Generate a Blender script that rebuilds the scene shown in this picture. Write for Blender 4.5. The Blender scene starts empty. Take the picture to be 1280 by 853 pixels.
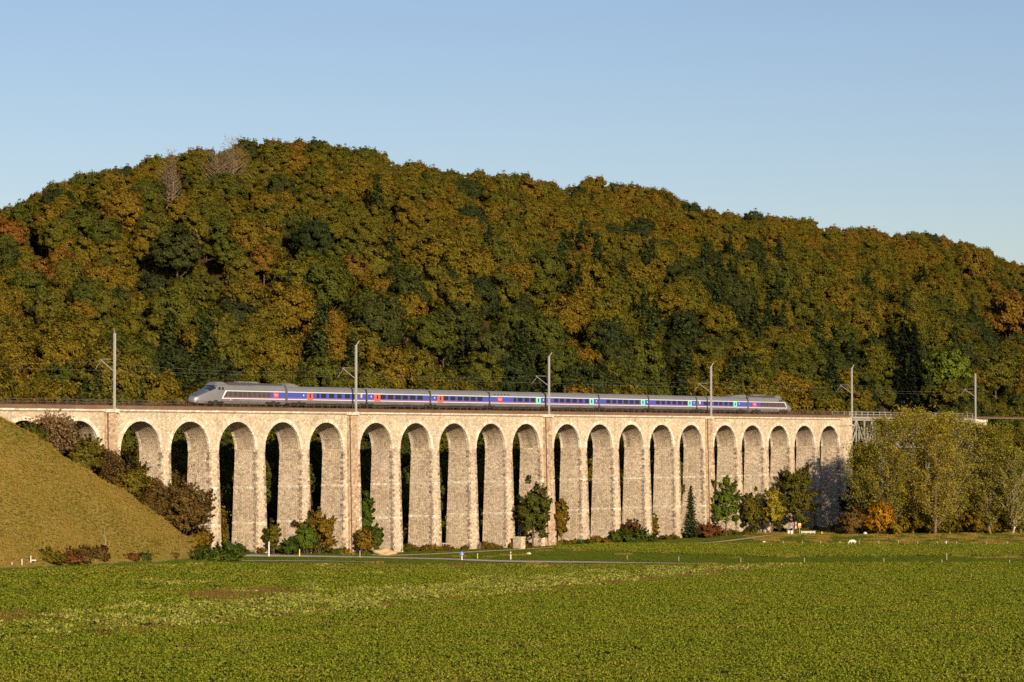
import bpy, math, random
import numpy as np
from mathutils import Vector, Matrix

# ------------------------------------------------------------------ camera, sky, sun
F = 3370.0                      # focal length in photo pixels (1280 wide)
CAMZ = 21.2
PITCH = math.atan((546 - 426.5) / F)
sc = bpy.context.scene
C = sc.collection
cam_d = bpy.data.cameras.new('camera')
cam_d.sensor_width = 36.0
cam_d.lens = 36.0 * F / 1280.0
cam_d.clip_start = 1.0
cam_d.clip_end = 20000
cam = bpy.data.objects.new('camera', cam_d)
cam.location = (0, 0, CAMZ)
cam.rotation_euler = (math.pi / 2 + PITCH, 0, 0)
C.objects.link(cam)
sc.camera = cam

SUN_EL, SUN_AZ = math.radians(17.5), math.radians(21.0)   # azimuth: to the right of straight behind the camera
w = bpy.data.worlds.new('World'); sc.world = w; w.use_nodes = True
nt = w.node_tree
sky = nt.nodes.new('ShaderNodeTexSky')
sky.sky_type = 'NISHITA'; sky.sun_disc = False
sky.sun_elevation = SUN_EL
sky.sun_rotation = math.pi - SUN_AZ
sky.air_density = 1.0; sky.dust_density = 0.5; sky.ozone_density = 2.6
bg = nt.nodes['Background']
tint_n = nt.nodes.new('ShaderNodeMix'); tint_n.data_type = 'RGBA'; tint_n.blend_type = 'MULTIPLY'; tint_n.inputs[0].default_value = 1.0
tint_n.inputs[7].default_value = (1.06, 0.96, 1.0, 1)          # white balance of the photograph
nt.links.new(sky.outputs[0], tint_n.inputs[6]); nt.links.new(tint_n.outputs[2], bg.inputs[0])
bg.inputs[1].default_value = 0.078
sun_d = bpy.data.lights.new('sun', 'SUN')
sun_d.energy = 5.0; sun_d.angle = math.radians(0.53); sun_d.color = (1.0, 0.80, 0.56)
sun = bpy.data.objects.new('sun', sun_d)
sdir = Vector((math.sin(SUN_AZ) * math.cos(SUN_EL), -math.cos(SUN_AZ) * math.cos(SUN_EL), math.sin(SUN_EL)))
sun.rotation_euler = sdir.to_track_quat('Z', 'Y').to_euler()
sun.location = (100, -100, 150)
C.objects.link(sun)
sc.view_settings.view_transform = 'Standard'
sc.view_settings.look = 'None'
sc.view_settings.gamma = 1.0
sc.view_settings.exposure = 0.42
sc.render.engine = 'CYCLES'
sc.cycles.max_bounces = 6
sc.cycles.transparent_max_bounces = 4
sc.cycles.use_denoising = False
sc.cycles.caustics_reflective = False
sc.cycles.caustics_refractive = False

# ------------------------------------------------------------------ geometry of the place
TH = math.radians(55.0)
DX, DY = math.cos(TH), math.sin(TH)            # along the viaduct (to the right and away)
BX, BY = -math.sin(TH), math.cos(TH)           # away from the viewer, square to the viaduct
OX, OY = -51.4, 442.0                          # s = 0, w = 0 on the viaduct's near face
SP, CP = math.sin(PITCH), math.cos(PITCH)

def ray(px, py):
    a = (px - 640) / F; b = (426.5 - py) / F
    return np.array([a, CP - b * SP, SP + b * CP])

def project(X, Y, Z):
    d = Y * CP + (Z - CAMZ) * SP
    v = -Y * SP + (Z - CAMZ) * CP
    return 640 + F * X / d, 426.5 - F * v / d, d

def V(s, w, z=0.0):
    return (OX + s * DX + w * BX, OY + s * DY + w * BY, z)

def sw(X, Y):
    rx, ry = X - OX, Y - OY
    return rx * DX + ry * DY, rx * BX + ry * BY

def s_of(px, w=0.0, z=25.0):
    k = (px - 640) / F
    A = OX + w * BX; B = (OY + w * BY) * CP + (z - CAMZ) * SP
    return (k * B - A) / (DX - k * DY * CP)

def at_w(px, w):
    s = s_of(px, w, 2.0)
    return V(s, w)[:2]

def smooth(t):
    t = np.clip(t, 0, 1); return t * t * (3 - 2 * t)

SKY = np.array([(-400, 330), (-150, 300), (0, 277), (60, 252), (110, 222), (200, 197), (270, 178), (340, 168), (400, 182), (450, 193), (560, 208), (640, 219),
                (700, 230), (790, 230), (860, 252), (920, 268), (990, 277), (1080, 287), (1180, 298), (1240, 322), (1280, 340), (1400, 350), (1700, 400)], float)
WC = 220.0
# ground height of the ridge along s so that the tree tops reach the skyline
_s = np.linspace(40, 1500, 120)
_X = OX + _s * DX + WC * BX; _Y = OY + _s * DY + WC * BY
_px = 640 + F * _X / _Y
_ridge = CAMZ + (546 - np.interp(_px, SKY[:, 0], SKY[:, 1])) * _Y / F - 11.6

HX = np.array([-300, -60, 0, 25, 82, 108, 150, 200, 230, 266, 290.0])
HCY = np.array([470, 500, 522, 532, 573, 586, 612, 646, 667, 691, 696.0])   # crest of the grassy slope (pixel rows)
HTY = np.array([722, 716, 711, 710, 707, 706, 704, 702, 699, 693, 696.0])  # toe of the slope (pixel rows)

def base_ground(X, Y):
    z = 0.0006 * np.clip(8 - X, 0, 100) ** 2
    z = np.minimum(z, 7.0)
    z = z + 19.0 * smooth((190 - Y) / 190.0)
    z = z + 0.12 * np.sin(X * 0.11 + 1.0) * np.sin(Y * 0.07)
    return z

HZC = None
_hzt = []
for px, ty in zip(HX, HTY):
    # toe: where the pixel ray meets the base ground
    r = ray(px, ty); t = 300.0
    for _ in range(60):
        g = float(base_ground(np.array(r[0] * t), np.array(r[1] * t)))
        t = (g - CAMZ) / r[2]
    _hzt.append(r[1] * t)
HZT = np.array(_hzt)
HZC = np.array([OY + s_of(px, 0, 10) * DY for px in HX]) - 9.0
HZC = np.maximum(HZC, HZT + 6)
HCZ = CAMZ - (HCY - 546) * HZC / F

def terrain(X, Y):
    X = np.asarray(X, float); Y = np.asarray(Y, float)
    s, w = sw(X, Y)
    g = base_ground(X, Y)
    # wooded ridge behind the viaduct
    rz = np.interp(s, _s, _ridge)
    t = (w - 14) / (WC - 14)
    prof = np.where(t < 1, 0.75 * np.clip(t, 0, 1) + 0.25 * smooth(t), np.clip(1 - (t - 1) * 0.5, 0.0, 1))
    bump = 0.7 * np.sin(s * 0.045) * np.sin(w * 0.06 + 1) * smooth(t * 4)
    g = g + np.where(t > 0, (rz - g) * prof + bump, 0)
    # grassy slope in front, left
    Yc = np.maximum(Y, 50.0)
    px = 640 + F * X / Yc
    zt = np.interp(px, HX, HZT); zc = np.interp(px, HX, HZC); hc = np.interp(px, HX, HCZ)
    u = (Y - zt) / (zc - zt)
    gt = np.minimum(base_ground(X, zt), hc)
    up = gt + (hc - gt) * (0.85 * np.clip(u, 0, 1) + 0.15 * smooth(u))
    down = hc - 0.42 * np.clip(Y - zc, 0, None)
    hill = np.where(u < 1, up, down)
    m = (px < 290) & (u > 0) & (Y > 150)
    wgl = 0.35 * np.sin(X * 0.5 + Y * 0.3) * np.sin(Y * 0.23) * smooth(u * 3)
    return np.where(m, np.maximum(g, hill + wgl), g)

def tz(x, y):
    return float(terrain(np.array(x), np.array(y)))

def ground_at(px, py, t0=150.0, t1=900.0):
    r = ray(px, py)
    ts = np.linspace(t0, t1, 1600)
    P = r[None, :] * ts[:, None]
    d = CAMZ + P[:, 2] - terrain(P[:, 0], P[:, 1])
    i = int(np.argmax(d < 0))
    if d[i] >= 0: i = len(ts) - 1
    return float(P[i, 0]), float(P[i, 1]), tz(P[i, 0], P[i, 1])

# ------------------------------------------------------------------ material helpers
def new_mat(name):
    m = bpy.data.materials.new(name); m.use_nodes = True
    nt = m.node_tree; nt.nodes.clear()
    out = nt.nodes.new('ShaderNodeOutputMaterial')
    b = nt.nodes.new('ShaderNodeBsdfPrincipled')
    nt.links.new(b.outputs[0], out.inputs[0])
    return m, nt, b, out

def N(nt, typ, **kw):
    n = nt.nodes.new(typ)
    for k, v in kw.items():
        if k.startswith('i_'):
            n.inputs[k[2:].replace('_', ' ')].default_value = v
        else:
            setattr(n, k, v)
    return n

def ramp(nt, stops, interp='LINEAR'):
    r = nt.nodes.new('ShaderNodeValToRGB')
    e = r.color_ramp.elements
    r.color_ramp.interpolation = interp
    while len(e) < len(stops): e.new(0.5)
    for i, (p, c) in enumerate(stops):
        e[i].position = p; e[i].color = (c[0], c[1], c[2], 1)
    return r

def mixc(nt, a, b, fac, mode='MIX'):
    m = nt.nodes.new('ShaderNodeMix'); m.data_type = 'RGBA'; m.blend_type = mode
    for sock, v in ((m.inputs[0], fac), (m.inputs[6], a), (m.inputs[7], b)):
        if isinstance(v, bpy.types.NodeSocket): nt.links.new(v, sock)
        elif isinstance(v, (int, float)): sock.default_value = v
        else: sock.default_value = (v[0], v[1], v[2], 1)
    return m.outputs[2]

def math_n(nt, op, a, b=0.0):
    m = nt.nodes.new('ShaderNodeMath'); m.operation = op
    for i, v in enumerate((a, b)):
        if isinstance(v, bpy.types.NodeSocket): nt.links.new(v, m.inputs[i])
        else: m.inputs[i].default_value = v
    return m.outputs[0]

def plain(name, col, rough=0.6, metal=0.0, spec=0.5, noise=0.0, nscale=3.0):
    m, nt, b, o = new_mat(name)
    b.inputs['Roughness'].default_value = rough
    b.inputs['Metallic'].default_value = metal
    b.inputs['Specular IOR Level'].default_value = spec
    if noise > 0:
        tc = N(nt, 'ShaderNodeTexCoord'); n = N(nt, 'ShaderNodeTexNoise', i_Scale=nscale, i_Detail=4.0)
        nt.links.new(tc.outputs['Object'], n.inputs['Vector'])
        r = ramp(nt, [(0.3, [c * (1 - noise) for c in col]), (0.7, [min(1, c * (1 + noise)) for c in col])])
        nt.links.new(n.outputs[0], r.inputs[0]); nt.links.new(r.outputs[0], b.inputs['Base Color'])
    else:
        b.inputs['Base Color'].default_value = (col[0], col[1], col[2], 1)
    return m

def leaf_mat(name, stops, trans=0.14, loc_amount=0.0, var=0.8, patch=0.0):
    """foliage: colour picked per object from a ramp, each leaf clump a little different"""
    m, nt, b, o = new_mat(name)
    oi = N(nt, 'ShaderNodeObjectInfo'); ge = N(nt, 'ShaderNodeNewGeometry')
    fac = oi.outputs['Random']
    if loc_amount:
        sx = N(nt, 'ShaderNodeSeparateXYZ'); nt.links.new(oi.outputs['Location'], sx.inputs[0])
        nz = N(nt, 'ShaderNodeTexNoise', i_Scale=0.016, i_Detail=2.0)
        nt.links.new(oi.outputs['Location'], nz.inputs['Vector'])
        zz = math_n(nt, 'MULTIPLY', math_n(nt, 'SUBTRACT', sx.outputs[2], 50.0), loc_amount / 55.0)
        n2 = math_n(nt, 'MULTIPLY', math_n(nt, 'SUBTRACT', nz.outputs[0], 0.5), 0.7)
        fac = math_n(nt, 'ADD', math_n(nt, 'ADD', math_n(nt, 'MULTIPLY', fac, 0.6), 0.08), math_n(nt, 'ADD', zz, n2))
    if patch:
        nz = N(nt, 'ShaderNodeTexNoise', i_Scale=patch, i_Detail=4.0, i_Roughness=0.6); nt.links.new(ge.outputs['Position'], nz.inputs['Vector'])
        fac = math_n(nt, 'ADD', math_n(nt, 'MULTIPLY', fac, .3), math_n(nt, 'MULTIPLY', math_n(nt, 'SUBTRACT', nz.outputs[0], .28), 1.6))
    else:
        nz2 = N(nt, 'ShaderNodeTexNoise', i_Scale=0.22, i_Detail=3.0); nt.links.new(ge.outputs['Position'], nz2.inputs['Vector'])
        fac = math_n(nt, 'ADD', fac, math_n(nt, 'MULTIPLY', math_n(nt, 'SUBTRACT', nz2.outputs[0], .5), .9))
    r = ramp(nt, stops); nt.links.new(fac, r.inputs[0])
    hs = N(nt, 'ShaderNodeHueSaturation')
    nt.links.new(r.outputs[0], hs.inputs['Color'])
    rp = ge.outputs['Random Per Island']
    nt.links.new(math_n(nt, 'ADD', 1.0 - var * 0.55, math_n(nt, 'MULTIPLY', rp, var * 1.25)), hs.inputs['Value'])
    wn = N(nt, 'ShaderNodeTexWhiteNoise', noise_dimensions='1D'); nt.links.new(rp, wn.inputs['W'])
    nt.links.new(math_n(nt, 'ADD', 0.475, math_n(nt, 'MULTIPLY', wn.outputs[0], 0.05)), hs.inputs['Hue'])
    nt.nodes.remove(b)
    df = N(nt, 'ShaderNodeBsdfDiffuse'); tr = N(nt, 'ShaderNodeBsdfTranslucent'); mx = N(nt, 'ShaderNodeMixShader')
    nt.links.new(hs.outputs[0], df.inputs[0]); nt.links.new(hs.outputs[0], tr.inputs[0])
    mx.inputs[0].default_value = trans
    nt.links.new(df.outputs[0], mx.inputs[1]); nt.links.new(tr.outputs[0], mx.inputs[2])
    nt.links.new(mx.outputs[0], o.inputs[0])
    return m

def bark_mat(name, c1, c2, scale=2.0):
    m, nt, b, o = new_mat(name)
    tc = N(nt, 'ShaderNodeTexCoord'); n = N(nt, 'ShaderNodeTexNoise', i_Scale=scale, i_Detail=5.0)
    nt.links.new(tc.outputs['Object'], n.inputs['Vector'])
    r = ramp(nt, [(0.38, c1), (0.6, c2)]); nt.links.new(n.outputs[0], r.inputs[0])
    nt.links.new(r.outputs[0], b.inputs['Base Color']); b.inputs['Roughness'].default_value = 0.9
    return m

def stone_mat(name, dark, mid, light, cell=1.9, courses=True, stain=0.5, rust=0.0, contrast=1.0):
    """rough squared masonry on metric UVs"""
    m, nt, b, o = new_mat(name)
    uv = N(nt, 'ShaderNodeUVMap'); oi = N(nt, 'ShaderNodeObjectInfo')
    off = N(nt, 'ShaderNodeVectorMath', operation='SCALE'); off.inputs[3].default_value = 97.0
    cb = N(nt, 'ShaderNodeCombineXYZ'); nt.links.new(oi.outputs['Random'], cb.inputs[0]); nt.links.new(oi.outputs['Random'], cb.inputs[2])
    nt.links.new(cb.outputs[0], off.inputs[0])
    ad = N(nt, 'ShaderNodeVectorMath', operation='ADD'); nt.links.new(uv.outputs[0], ad.inputs[0]); nt.links.new(off.outputs[0], ad.inputs[1])
    P = ad.outputs[0]
    mp = N(nt, 'ShaderNodeMapping'); mp.inputs['Scale'].default_value = (cell * 0.75, cell * 1.15, 1)
    nt.links.new(P, mp.inputs['Vector'])
    vo = N(nt, 'ShaderNodeTexVoronoi', voronoi_dimensions='2D', feature='F1', i_Scale=1.0, i_Randomness=0.72)
    nt.links.new(mp.outputs[0], vo.inputs['Vector'])
    ve = N(nt, 'ShaderNodeTexVoronoi', voronoi_dimensions='2D', feature='DISTANCE_TO_EDGE', i_Scale=1.0, i_Randomness=0.72)
    nt.links.new(mp.outputs[0], ve.inputs['Vector'])
    sp = N(nt, 'ShaderNodeSeparateColor'); nt.links.new(vo.outputs['Color'], sp.inputs[0])
    rc = ramp(nt, [(0.0, dark), (0.16, [c*.85 for c in mid]), (0.4, mid), (0.8, light), (1.0, [min(.8, c * 1.2) for c in light])])
    nt.links.new(sp.outputs[0], rc.inputs[0])
    col = rc.outputs[0]
    hs = N(nt, 'ShaderNodeHueSaturation'); nt.links.new(col, hs.inputs['Color'])
    nt.links.new(math_n(nt, 'ADD', 0.485, math_n(nt, 'MULTIPLY', sp.outputs[1], 0.03)), hs.inputs['Hue'])
    col = hs.outputs[0]
    mort = ramp(nt, [(0.03, (1, 1, 1)), (0.09, (0, 0, 0))]); nt.links.new(ve.outputs['Distance'], mort.inputs[0])
    col = mixc(nt, col, [c * 0.8 for c in mid], math_n(nt, 'MULTIPLY', mort.outputs[0], 0.7))
    # weathering: tall streaks and broad patches
    m2 = N(nt, 'ShaderNodeMapping'); m2.inputs['Scale'].default_value = (0.9, 0.10, 1); nt.links.new(P, m2.inputs['Vector'])
    n2 = N(nt, 'ShaderNodeTexNoise', i_Scale=1.0, i_Detail=5.0, i_Roughness=0.6); nt.links.new(m2.outputs[0], n2.inputs['Vector'])
    s2 = ramp(nt, [(0.5, (0, 0, 0)), (0.72, (1, 1, 1))]); nt.links.new(n2.outputs[0], s2.inputs[0])
    col = mixc(nt, col, (0.42, 0.38, 0.34), math_n(nt, 'MULTIPLY', s2.outputs[0], stain), 'MULTIPLY')
    n3 = N(nt, 'ShaderNodeTexNoise', i_Scale=0.16, i_Detail=3.0); nt.links.new(P, n3.inputs['Vector'])
    s3 = ramp(nt, [(0.35, (0.86, 0.84, 0.82)), (0.65, (1.06, 1.05, 1.03))]); nt.links.new(n3.outputs[0], s3.inputs[0])
    col = mixc(nt, col, s3.outputs[0], 0.8, 'MULTIPLY')
    if rust:
        m4 = N(nt, 'ShaderNodeMapping'); m4.inputs['Scale'].default_value = (1.6, 0.12, 1); nt.links.new(P, m4.inputs['Vector'])
        n4 = N(nt, 'ShaderNodeTexNoise', i_Scale=1.0, i_Detail=3.0); nt.links.new(m4.outputs[0], n4.inputs['Vector'])
        s4 = ramp(nt, [(0.42, (0, 0, 0)), (0.6, (1, 1, 1))]); nt.links.new(n4.outputs[0], s4.inputs[0])
        col = mixc(nt, col, (0.30, 0.17, 0.09), math_n(nt, 'MULTIPLY', s4.outputs[0], rust))
    nt.links.new(col, b.inputs['Base Color'])
    b.inputs['Roughness'].default_value = 0.92
    b.inputs['Specular IOR Level'].default_value = 0.2
    bp = N(nt, 'ShaderNodeBump', i_Strength=0.7, i_Distance=0.08)
    hsum = math_n(nt, 'ADD', math_n(nt, 'MULTIPLY', math_n(nt, 'MINIMUM', ve.outputs['Distance'], 0.25), 2.4), math_n(nt, 'MULTIPLY', sp.outputs[2], 0.5))
    nt.links.new(hsum, bp.inputs['Height']); nt.links.new(bp.outputs[0], b.inputs['Normal'])
    return m

def ground_mat(name, stops, scale=0.6, big=0.05, bump=0.3):
    m, nt, b, o = new_mat(name)
    ge = N(nt, 'ShaderNodeNewGeometry')
    n1 = N(nt, 'ShaderNodeTexNoise', i_Scale=scale, i_Detail=6.0, i_Roughness=0.7); nt.links.new(ge.outputs['Position'], n1.inputs['Vector'])
    n2 = N(nt, 'ShaderNodeTexNoise', i_Scale=big, i_Detail=3.0); nt.links.new(ge.outputs['Position'], n2.inputs['Vector'])
    f = math_n(nt, 'ADD', math_n(nt, 'MULTIPLY', n1.outputs[0], 0.6), math_n(nt, 'MULTIPLY', n2.outputs[0], 0.4))
    r = ramp(nt, stops); nt.links.new(f, r.inputs[0]); nt.links.new(r.outputs[0], b.inputs['Base Color'])
    b.inputs['Roughness'].default_value = 0.95; b.inputs['Specular IOR Level'].default_value = 0.1
    bp = N(nt, 'ShaderNodeBump', i_Strength=bump, i_Distance=0.2); nt.links.new(n1.outputs[0], bp.inputs['Height']); nt.links.new(bp.outputs[0], b.inputs['Normal'])
    return m

M = {}
M['soil'] = ground_mat('field_soil', [(0.35, (0.022, 0.030, 0.008)), (0.5, (0.035, 0.036, 0.011)), (0.65, (0.065, 0.042, 0.018))], 1.2, 0.04)
M['meadow'] = ground_mat('meadow_turf', [(0.35, (0.035, 0.070, 0.010)), (0.5, (0.055, 0.090, 0.014)), (0.65, (0.085, 0.095, 0.02))], 0.9, 0.05)
M['drygrass'] = ground_mat('dry_turf', [(0.35, (0.16, 0.135, 0.025)), (0.5, (0.22, 0.17, 0.038)), (0.65, (0.28, 0.20, 0.06))], 0.8, 0.08)
M['litter'] = ground_mat('leaf_litter', [(0.35, (0.03, 0.02, 0.01)), (0.5, (0.06, 0.035, 0.015)), (0.65, (0.09, 0.05, 0.02))], 0.8, 0.05)
M['asphalt'] = ground_mat('asphalt', [(0.3, (0.36, 0.31, 0.26)), (0.7, (0.48, 0.42, 0.36))], 3.0, 0.3, 0.1)
M['sand'] = ground_mat('sandy_path', [(0.3, (0.36, 0.27, 0.15)), (0.7, (0.50, 0.38, 0.22))], 2.0, 0.3, 0.2)
M['ballast'] = ground_mat('ballast', [(0.3, (0.10, 0.065, 0.045)), (0.7, (0.24, 0.15, 0.10))], 4.0, 0.3, 0.8)
M['stone_pier'] = stone_mat('pier_masonry', (0.37, 0.285, 0.195), (0.55, 0.45, 0.33), (0.64, 0.54, 0.41), 3.1, stain=0.34)
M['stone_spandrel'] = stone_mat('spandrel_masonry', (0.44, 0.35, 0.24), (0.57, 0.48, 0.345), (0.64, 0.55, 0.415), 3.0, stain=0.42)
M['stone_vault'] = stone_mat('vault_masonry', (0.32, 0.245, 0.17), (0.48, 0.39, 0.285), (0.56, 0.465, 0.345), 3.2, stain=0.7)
M['stone_light'] = stone_mat('dressed_limestone', (0.52, 0.45, 0.35), (0.66, 0.58, 0.46), (0.74, 0.67, 0.54), 1.6, stain=0.2)
M['stone_pilaster'] = stone_mat('pilaster_masonry', (0.25, 0.17, 0.10), (0.46, 0.35, 0.235), (0.57, 0.46, 0.33), 2.3, stain=0.35, rust=0.28)
M['stone_quoin'] = stone_mat('weathered_quoin', (0.13, 0.10, 0.075), (0.30, 0.24, 0.18), (0.48, 0.40, 0.30), 2.0, stain=0.6)
M['rail_steel'] = plain('rusty_steel', (0.11, 0.07, 0.05), 0.7, 0.3, noise=0.3)
M['mast'] = plain('galvanised_steel', (0.52, 0.50, 0.46), 0.45, 0.35, noise=0.12)
M['truss'] = plain('grey_painted_steel', (0.42, 0.41, 0.37), 0.5, 0.2, noise=0.15, nscale=1.0)
M['bark'] = bark_mat('brown_bark', (0.05, 0.035, 0.025), (0.14, 0.10, 0.07))
M['pale_bark'] = bark_mat('pale_bark', (0.16, 0.12, 0.09), (0.52, 0.44, 0.34), 1.4)
M['twig'] = bark_mat('grey_twig_bark', (0.12, 0.09, 0.06), (0.24, 0.18, 0.12))

# forest colours (dark to bright, green to rust)
ST_OLIVE = [(0.0, (0.090, 0.085, 0.012)), (0.5, (0.118, 0.091, 0.011)), (1.0, (0.142, 0.090, 0.012))]
ST_RUST = [(0.0, (0.125, 0.088, 0.012)), (0.5, (0.145, 0.083, 0.014)), (1.0, (0.158, 0.071, 0.017))]
ST_GREEN = [(0.0, (0.054, 0.065, 0.012)), (0.5, (0.073, 0.075, 0.012)), (1.0, (0.102, 0.085, 0.012))]
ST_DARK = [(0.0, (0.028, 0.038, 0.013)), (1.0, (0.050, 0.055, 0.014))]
ST_GOLD = [(0.0, (0.135, 0.100, 0.011)), (1.0, (0.170, 0.110, 0.012))]
ST_MIX = [(0.0, (0.048, 0.055, 0.013)), (0.15, (0.068, 0.072, 0.012)), (0.4, (0.099, 0.087, 0.011)), (0.68, (0.125, 0.092, 0.011)), (0.92, (0.143, 0.086, 0.013)), (1.0, (0.157, 0.074, 0.016))]
M['f_mix'] = leaf_mat('forest_leaves', ST_MIX, loc_amount=0.2)
M['f_olive'] = leaf_mat('olive_leaves', ST_OLIVE)
M['f_rust'] = leaf_mat('rust_leaves', ST_RUST)
M['f_green'] = leaf_mat('green_leaves', ST_GREEN)
M['f_dark'] = leaf_mat('dark_green_leaves', ST_DARK)
M['f_gold'] = leaf_mat('golden_leaves', ST_GOLD)
M['f_spruce'] = leaf_mat('spruce_needles', [(0.0, (0.026, 0.038, 0.012)), (1.0, (0.042, 0.052, 0.014))], trans=0.1)
M['f_gap_shade'] = leaf_mat('gap_shade_needles', [(0.0, (0.006, 0.010, 0.005)), (1.0, (0.010, 0.014, 0.007))], trans=0.05)  # near-black colour stands in for the shade inside the gap in the wood
M['b_pale'] = leaf_mat('pale_olive_leaves', [(0.0, (0.180, 0.172, 0.020)), (0.5, (0.245, 0.212, 0.024)), (1.0, (0.310, 0.240, 0.030))], trans=0.35)
M['b_fresh'] = leaf_mat('fresh_green_leaves', [(0.0, (0.085, 0.125, 0.016)), (1.0, (0.115, 0.145, 0.018))], trans=0.3)
M['b_brown'] = leaf_mat('brown_red_leaves', [(0.0, (0.095, 0.062, 0.018)), (1.0, (0.125, 0.080, 0.022))], trans=0.2)
M['b_red'] = leaf_mat('dark_red_leaves', [(0.0, (0.105, 0.048, 0.018)), (1.0, (0.130, 0.056, 0.020))], trans=0.2)
M['b_orange'] = leaf_mat('orange_leaves', [(0.0, (0.36, 0.18, 0.012)), (1.0, (0.44, 0.22, 0.015))], trans=0.3)
M['b_ivy'] = leaf_mat('ivy_leaves', [(0.0, (0.045, 0.070, 0.012)), (1.0, (0.062, 0.084, 0.013))], trans=0.15)
M['b_grey'] = leaf_mat('grey_twig_leaves', [(0.0, (0.16, 0.105, 0.05)), (1.0, (0.20, 0.125, 0.06))], trans=0.2)

# ------------------------------------------------------------------ mesh helpers
def mesh_np(name, verts, faces, mats, uvs=None, midx=None, smooth_sh=False):
    """faces: list of tuples or (n,4)/(n,3) array"""
    me = bpy.data.meshes.new(name)
    if isinstance(faces, np.ndarray):
        nf, k = faces.shape
        me.vertices.add(len(verts)); me.vertices.foreach_set('co', np.asarray(verts, np.float32).ravel())
        me.loops.add(nf * k); me.loops.foreach_set('vertex_index', faces.astype(np.int32).ravel())
        me.polygons.add(nf)
        me.polygons.foreach_set('loop_start', np.arange(0, nf * k, k, dtype=np.int32))
        me.polygons.foreach_set('loop_total', np.full(nf, k, np.int32))
        if midx is not None: me.polygons.foreach_set('material_index', np.asarray(midx, np.int32))
        me.update(calc_edges=True)
    else:
        me.from_pydata([tuple(v) for v in verts], [], [tuple(f) for f in faces])
        if midx is not None: me.polygons.foreach_set('material_index', np.asarray(midx, np.int32))
    if uvs is not None:
        l = me.uv_layers.new(name='UVMap'); l.data.foreach_set('uv', np.asarray(uvs, np.float32).ravel())
    for m in (mats if isinstance(mats, (list, tuple)) else [mats]): me.materials.append(m)
    if smooth_sh: me.polygons.foreach_set('use_smooth', np.ones(len(me.polygons), bool))
    me.update()
    return me

class MB:
    def __init__(self): self.v = []; self.f = []; self.uv = []; self.mi = []
    def face(self, pts, uv=None, mi=0):
        b = len(self.v); self.v += [tuple(p) for p in pts]; self.f.append(tuple(range(b, b + len(pts))))
        if uv is None: uv = [(p[0], p[2]) for p in pts]
        self.uv += list(uv); self.mi.append(mi)
    def box(self, a, b, mi=0, taper=None):
        x0, y0, z0 = a; x1, y1, z1 = b
        self.hexa([(x0, y0, z0), (x1, y0, z0), (x1, y1, z0), (x0, y1, z0), (x0, y0, z1), (x1, y0, z1), (x1, y1, z1), (x0, y1, z1)], mi)
    def hexa(self, c, mi=0):
        q = [(0, 1, 5, 4), (1, 2, 6, 5), (2, 3, 7, 6), (3, 0, 4, 7), (4, 5, 6, 7), (3, 2, 1, 0)]
        for k, ix in enumerate(q):
            P = [c[i] for i in ix]
            if k in (0, 2): uv = [(p[0], p[2]) for p in P]
            elif k in (1, 3): uv = [(p[1] + 31.7, p[2]) for p in P]
            else: uv = [(p[0], p[1] + 11.3) for p in P]
            self.face(P, uv, mi)
    def bar(self, a, b, r, r2=None, n=6, mi=0, cap=True):
        a = Vector(a); b = Vector(b); r2 = r if r2 is None else r2
        d = (b - a); L = d.length
        if L < 1e-6: return
        d.normalize(); u = d.orthogonal().normalized(); v = d.cross(u)
        A = [a + (u * math.cos(2 * math.pi * i / n) + v * math.sin(2 * math.pi * i / n)) * r for i in range(n)]
        B = [b + (u * math.cos(2 * math.pi * i / n) + v * math.sin(2 * math.pi * i / n)) * r2 for i in range(n)]
        for i in range(n):
            j = (i + 1) % n
            self.face([A[i], A[j], B[j], B[i]], [(i * .3, 0), (i * .3 + .3, 0), (i * .3 + .3, L), (i * .3, L)], mi)
        if cap:
            self.face(A[::-1], [(0, 0)] * n, mi); self.face(B, [(0, 0)] * n, mi)
    def mesh(self, name, mats, sm=False):
        return mesh_np(name, self.v, self.f, mats, self.uv, self.mi, sm)

def link(name, me, parent=None, loc=None, label=None, cat=None, group=None, kind=None):
    o = bpy.data.objects.new(name, me); C.objects.link(o)
    if parent is not None: o.parent = parent
    if loc is not None: o.location = loc
    if label: o['label'] = label
    if cat: o['category'] = cat
    if group: o['group'] = group
    if kind: o['kind'] = kind
    return o

def root(name, loc, label, cat, group=None, rz=0.0, scale=None):
    o = link(name, None, None, loc, label, cat, group)
    o.empty_display_size = 0.5
    o.rotation_euler = (0, 0, rz)
    if scale is not None: o.scale = scale
    return o

# ------------------------------------------------------------------ ground, one sheet to the horizon
def axis(segs):
    out = []
    for a, b, st in segs: out += list(np.arange(a, b, st))
    out.append(segs[-1][1]); return np.array(out)
gx = axis([(-4000, -800, 400), (-800, -200, 30), (-200, -110, 6), (-110, 150, 1.6), (150, 320, 6), (320, 900, 30), (900, 4000, 400)])
gy = axis([(-600, 0, 60), (0, 200, 10), (200, 330, 2.5), (330, 470, 1.4), (470, 640, 2.4), (640, 1100, 10), (1100, 1800, 50), (1800, 6000, 400)])
GX, GY = np.meshgrid(gx, gy)
GZ = terrain(GX, GY)
nx, ny = len(gx), len(gy)
gv = np.stack([GX.ravel(), GY.ravel(), GZ.ravel()], 1)
ii, jj = np.meshgrid(np.arange(nx - 1), np.arange(ny - 1))
i0 = (jj * nx + ii).ravel()
gf = np.stack([i0, i0 + 1, i0 + nx + 1, i0 + nx], 1)
fc = gv[gf].mean(1)
fpx, fpy, _ = project(fc[:, 0], np.maximum(fc[:, 1], 60), fc[:, 2])
EDGE = np.array([(-400, 724), (0, 717), (100, 710), (200, 707), (300, 706), (600, 706.5), (900, 707), (960, 705.5), (1280, 704), (1700, 704)], float)
def field_edge(px): return np.interp(px, EDGE[:, 0], EDGE[:, 1])
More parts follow.
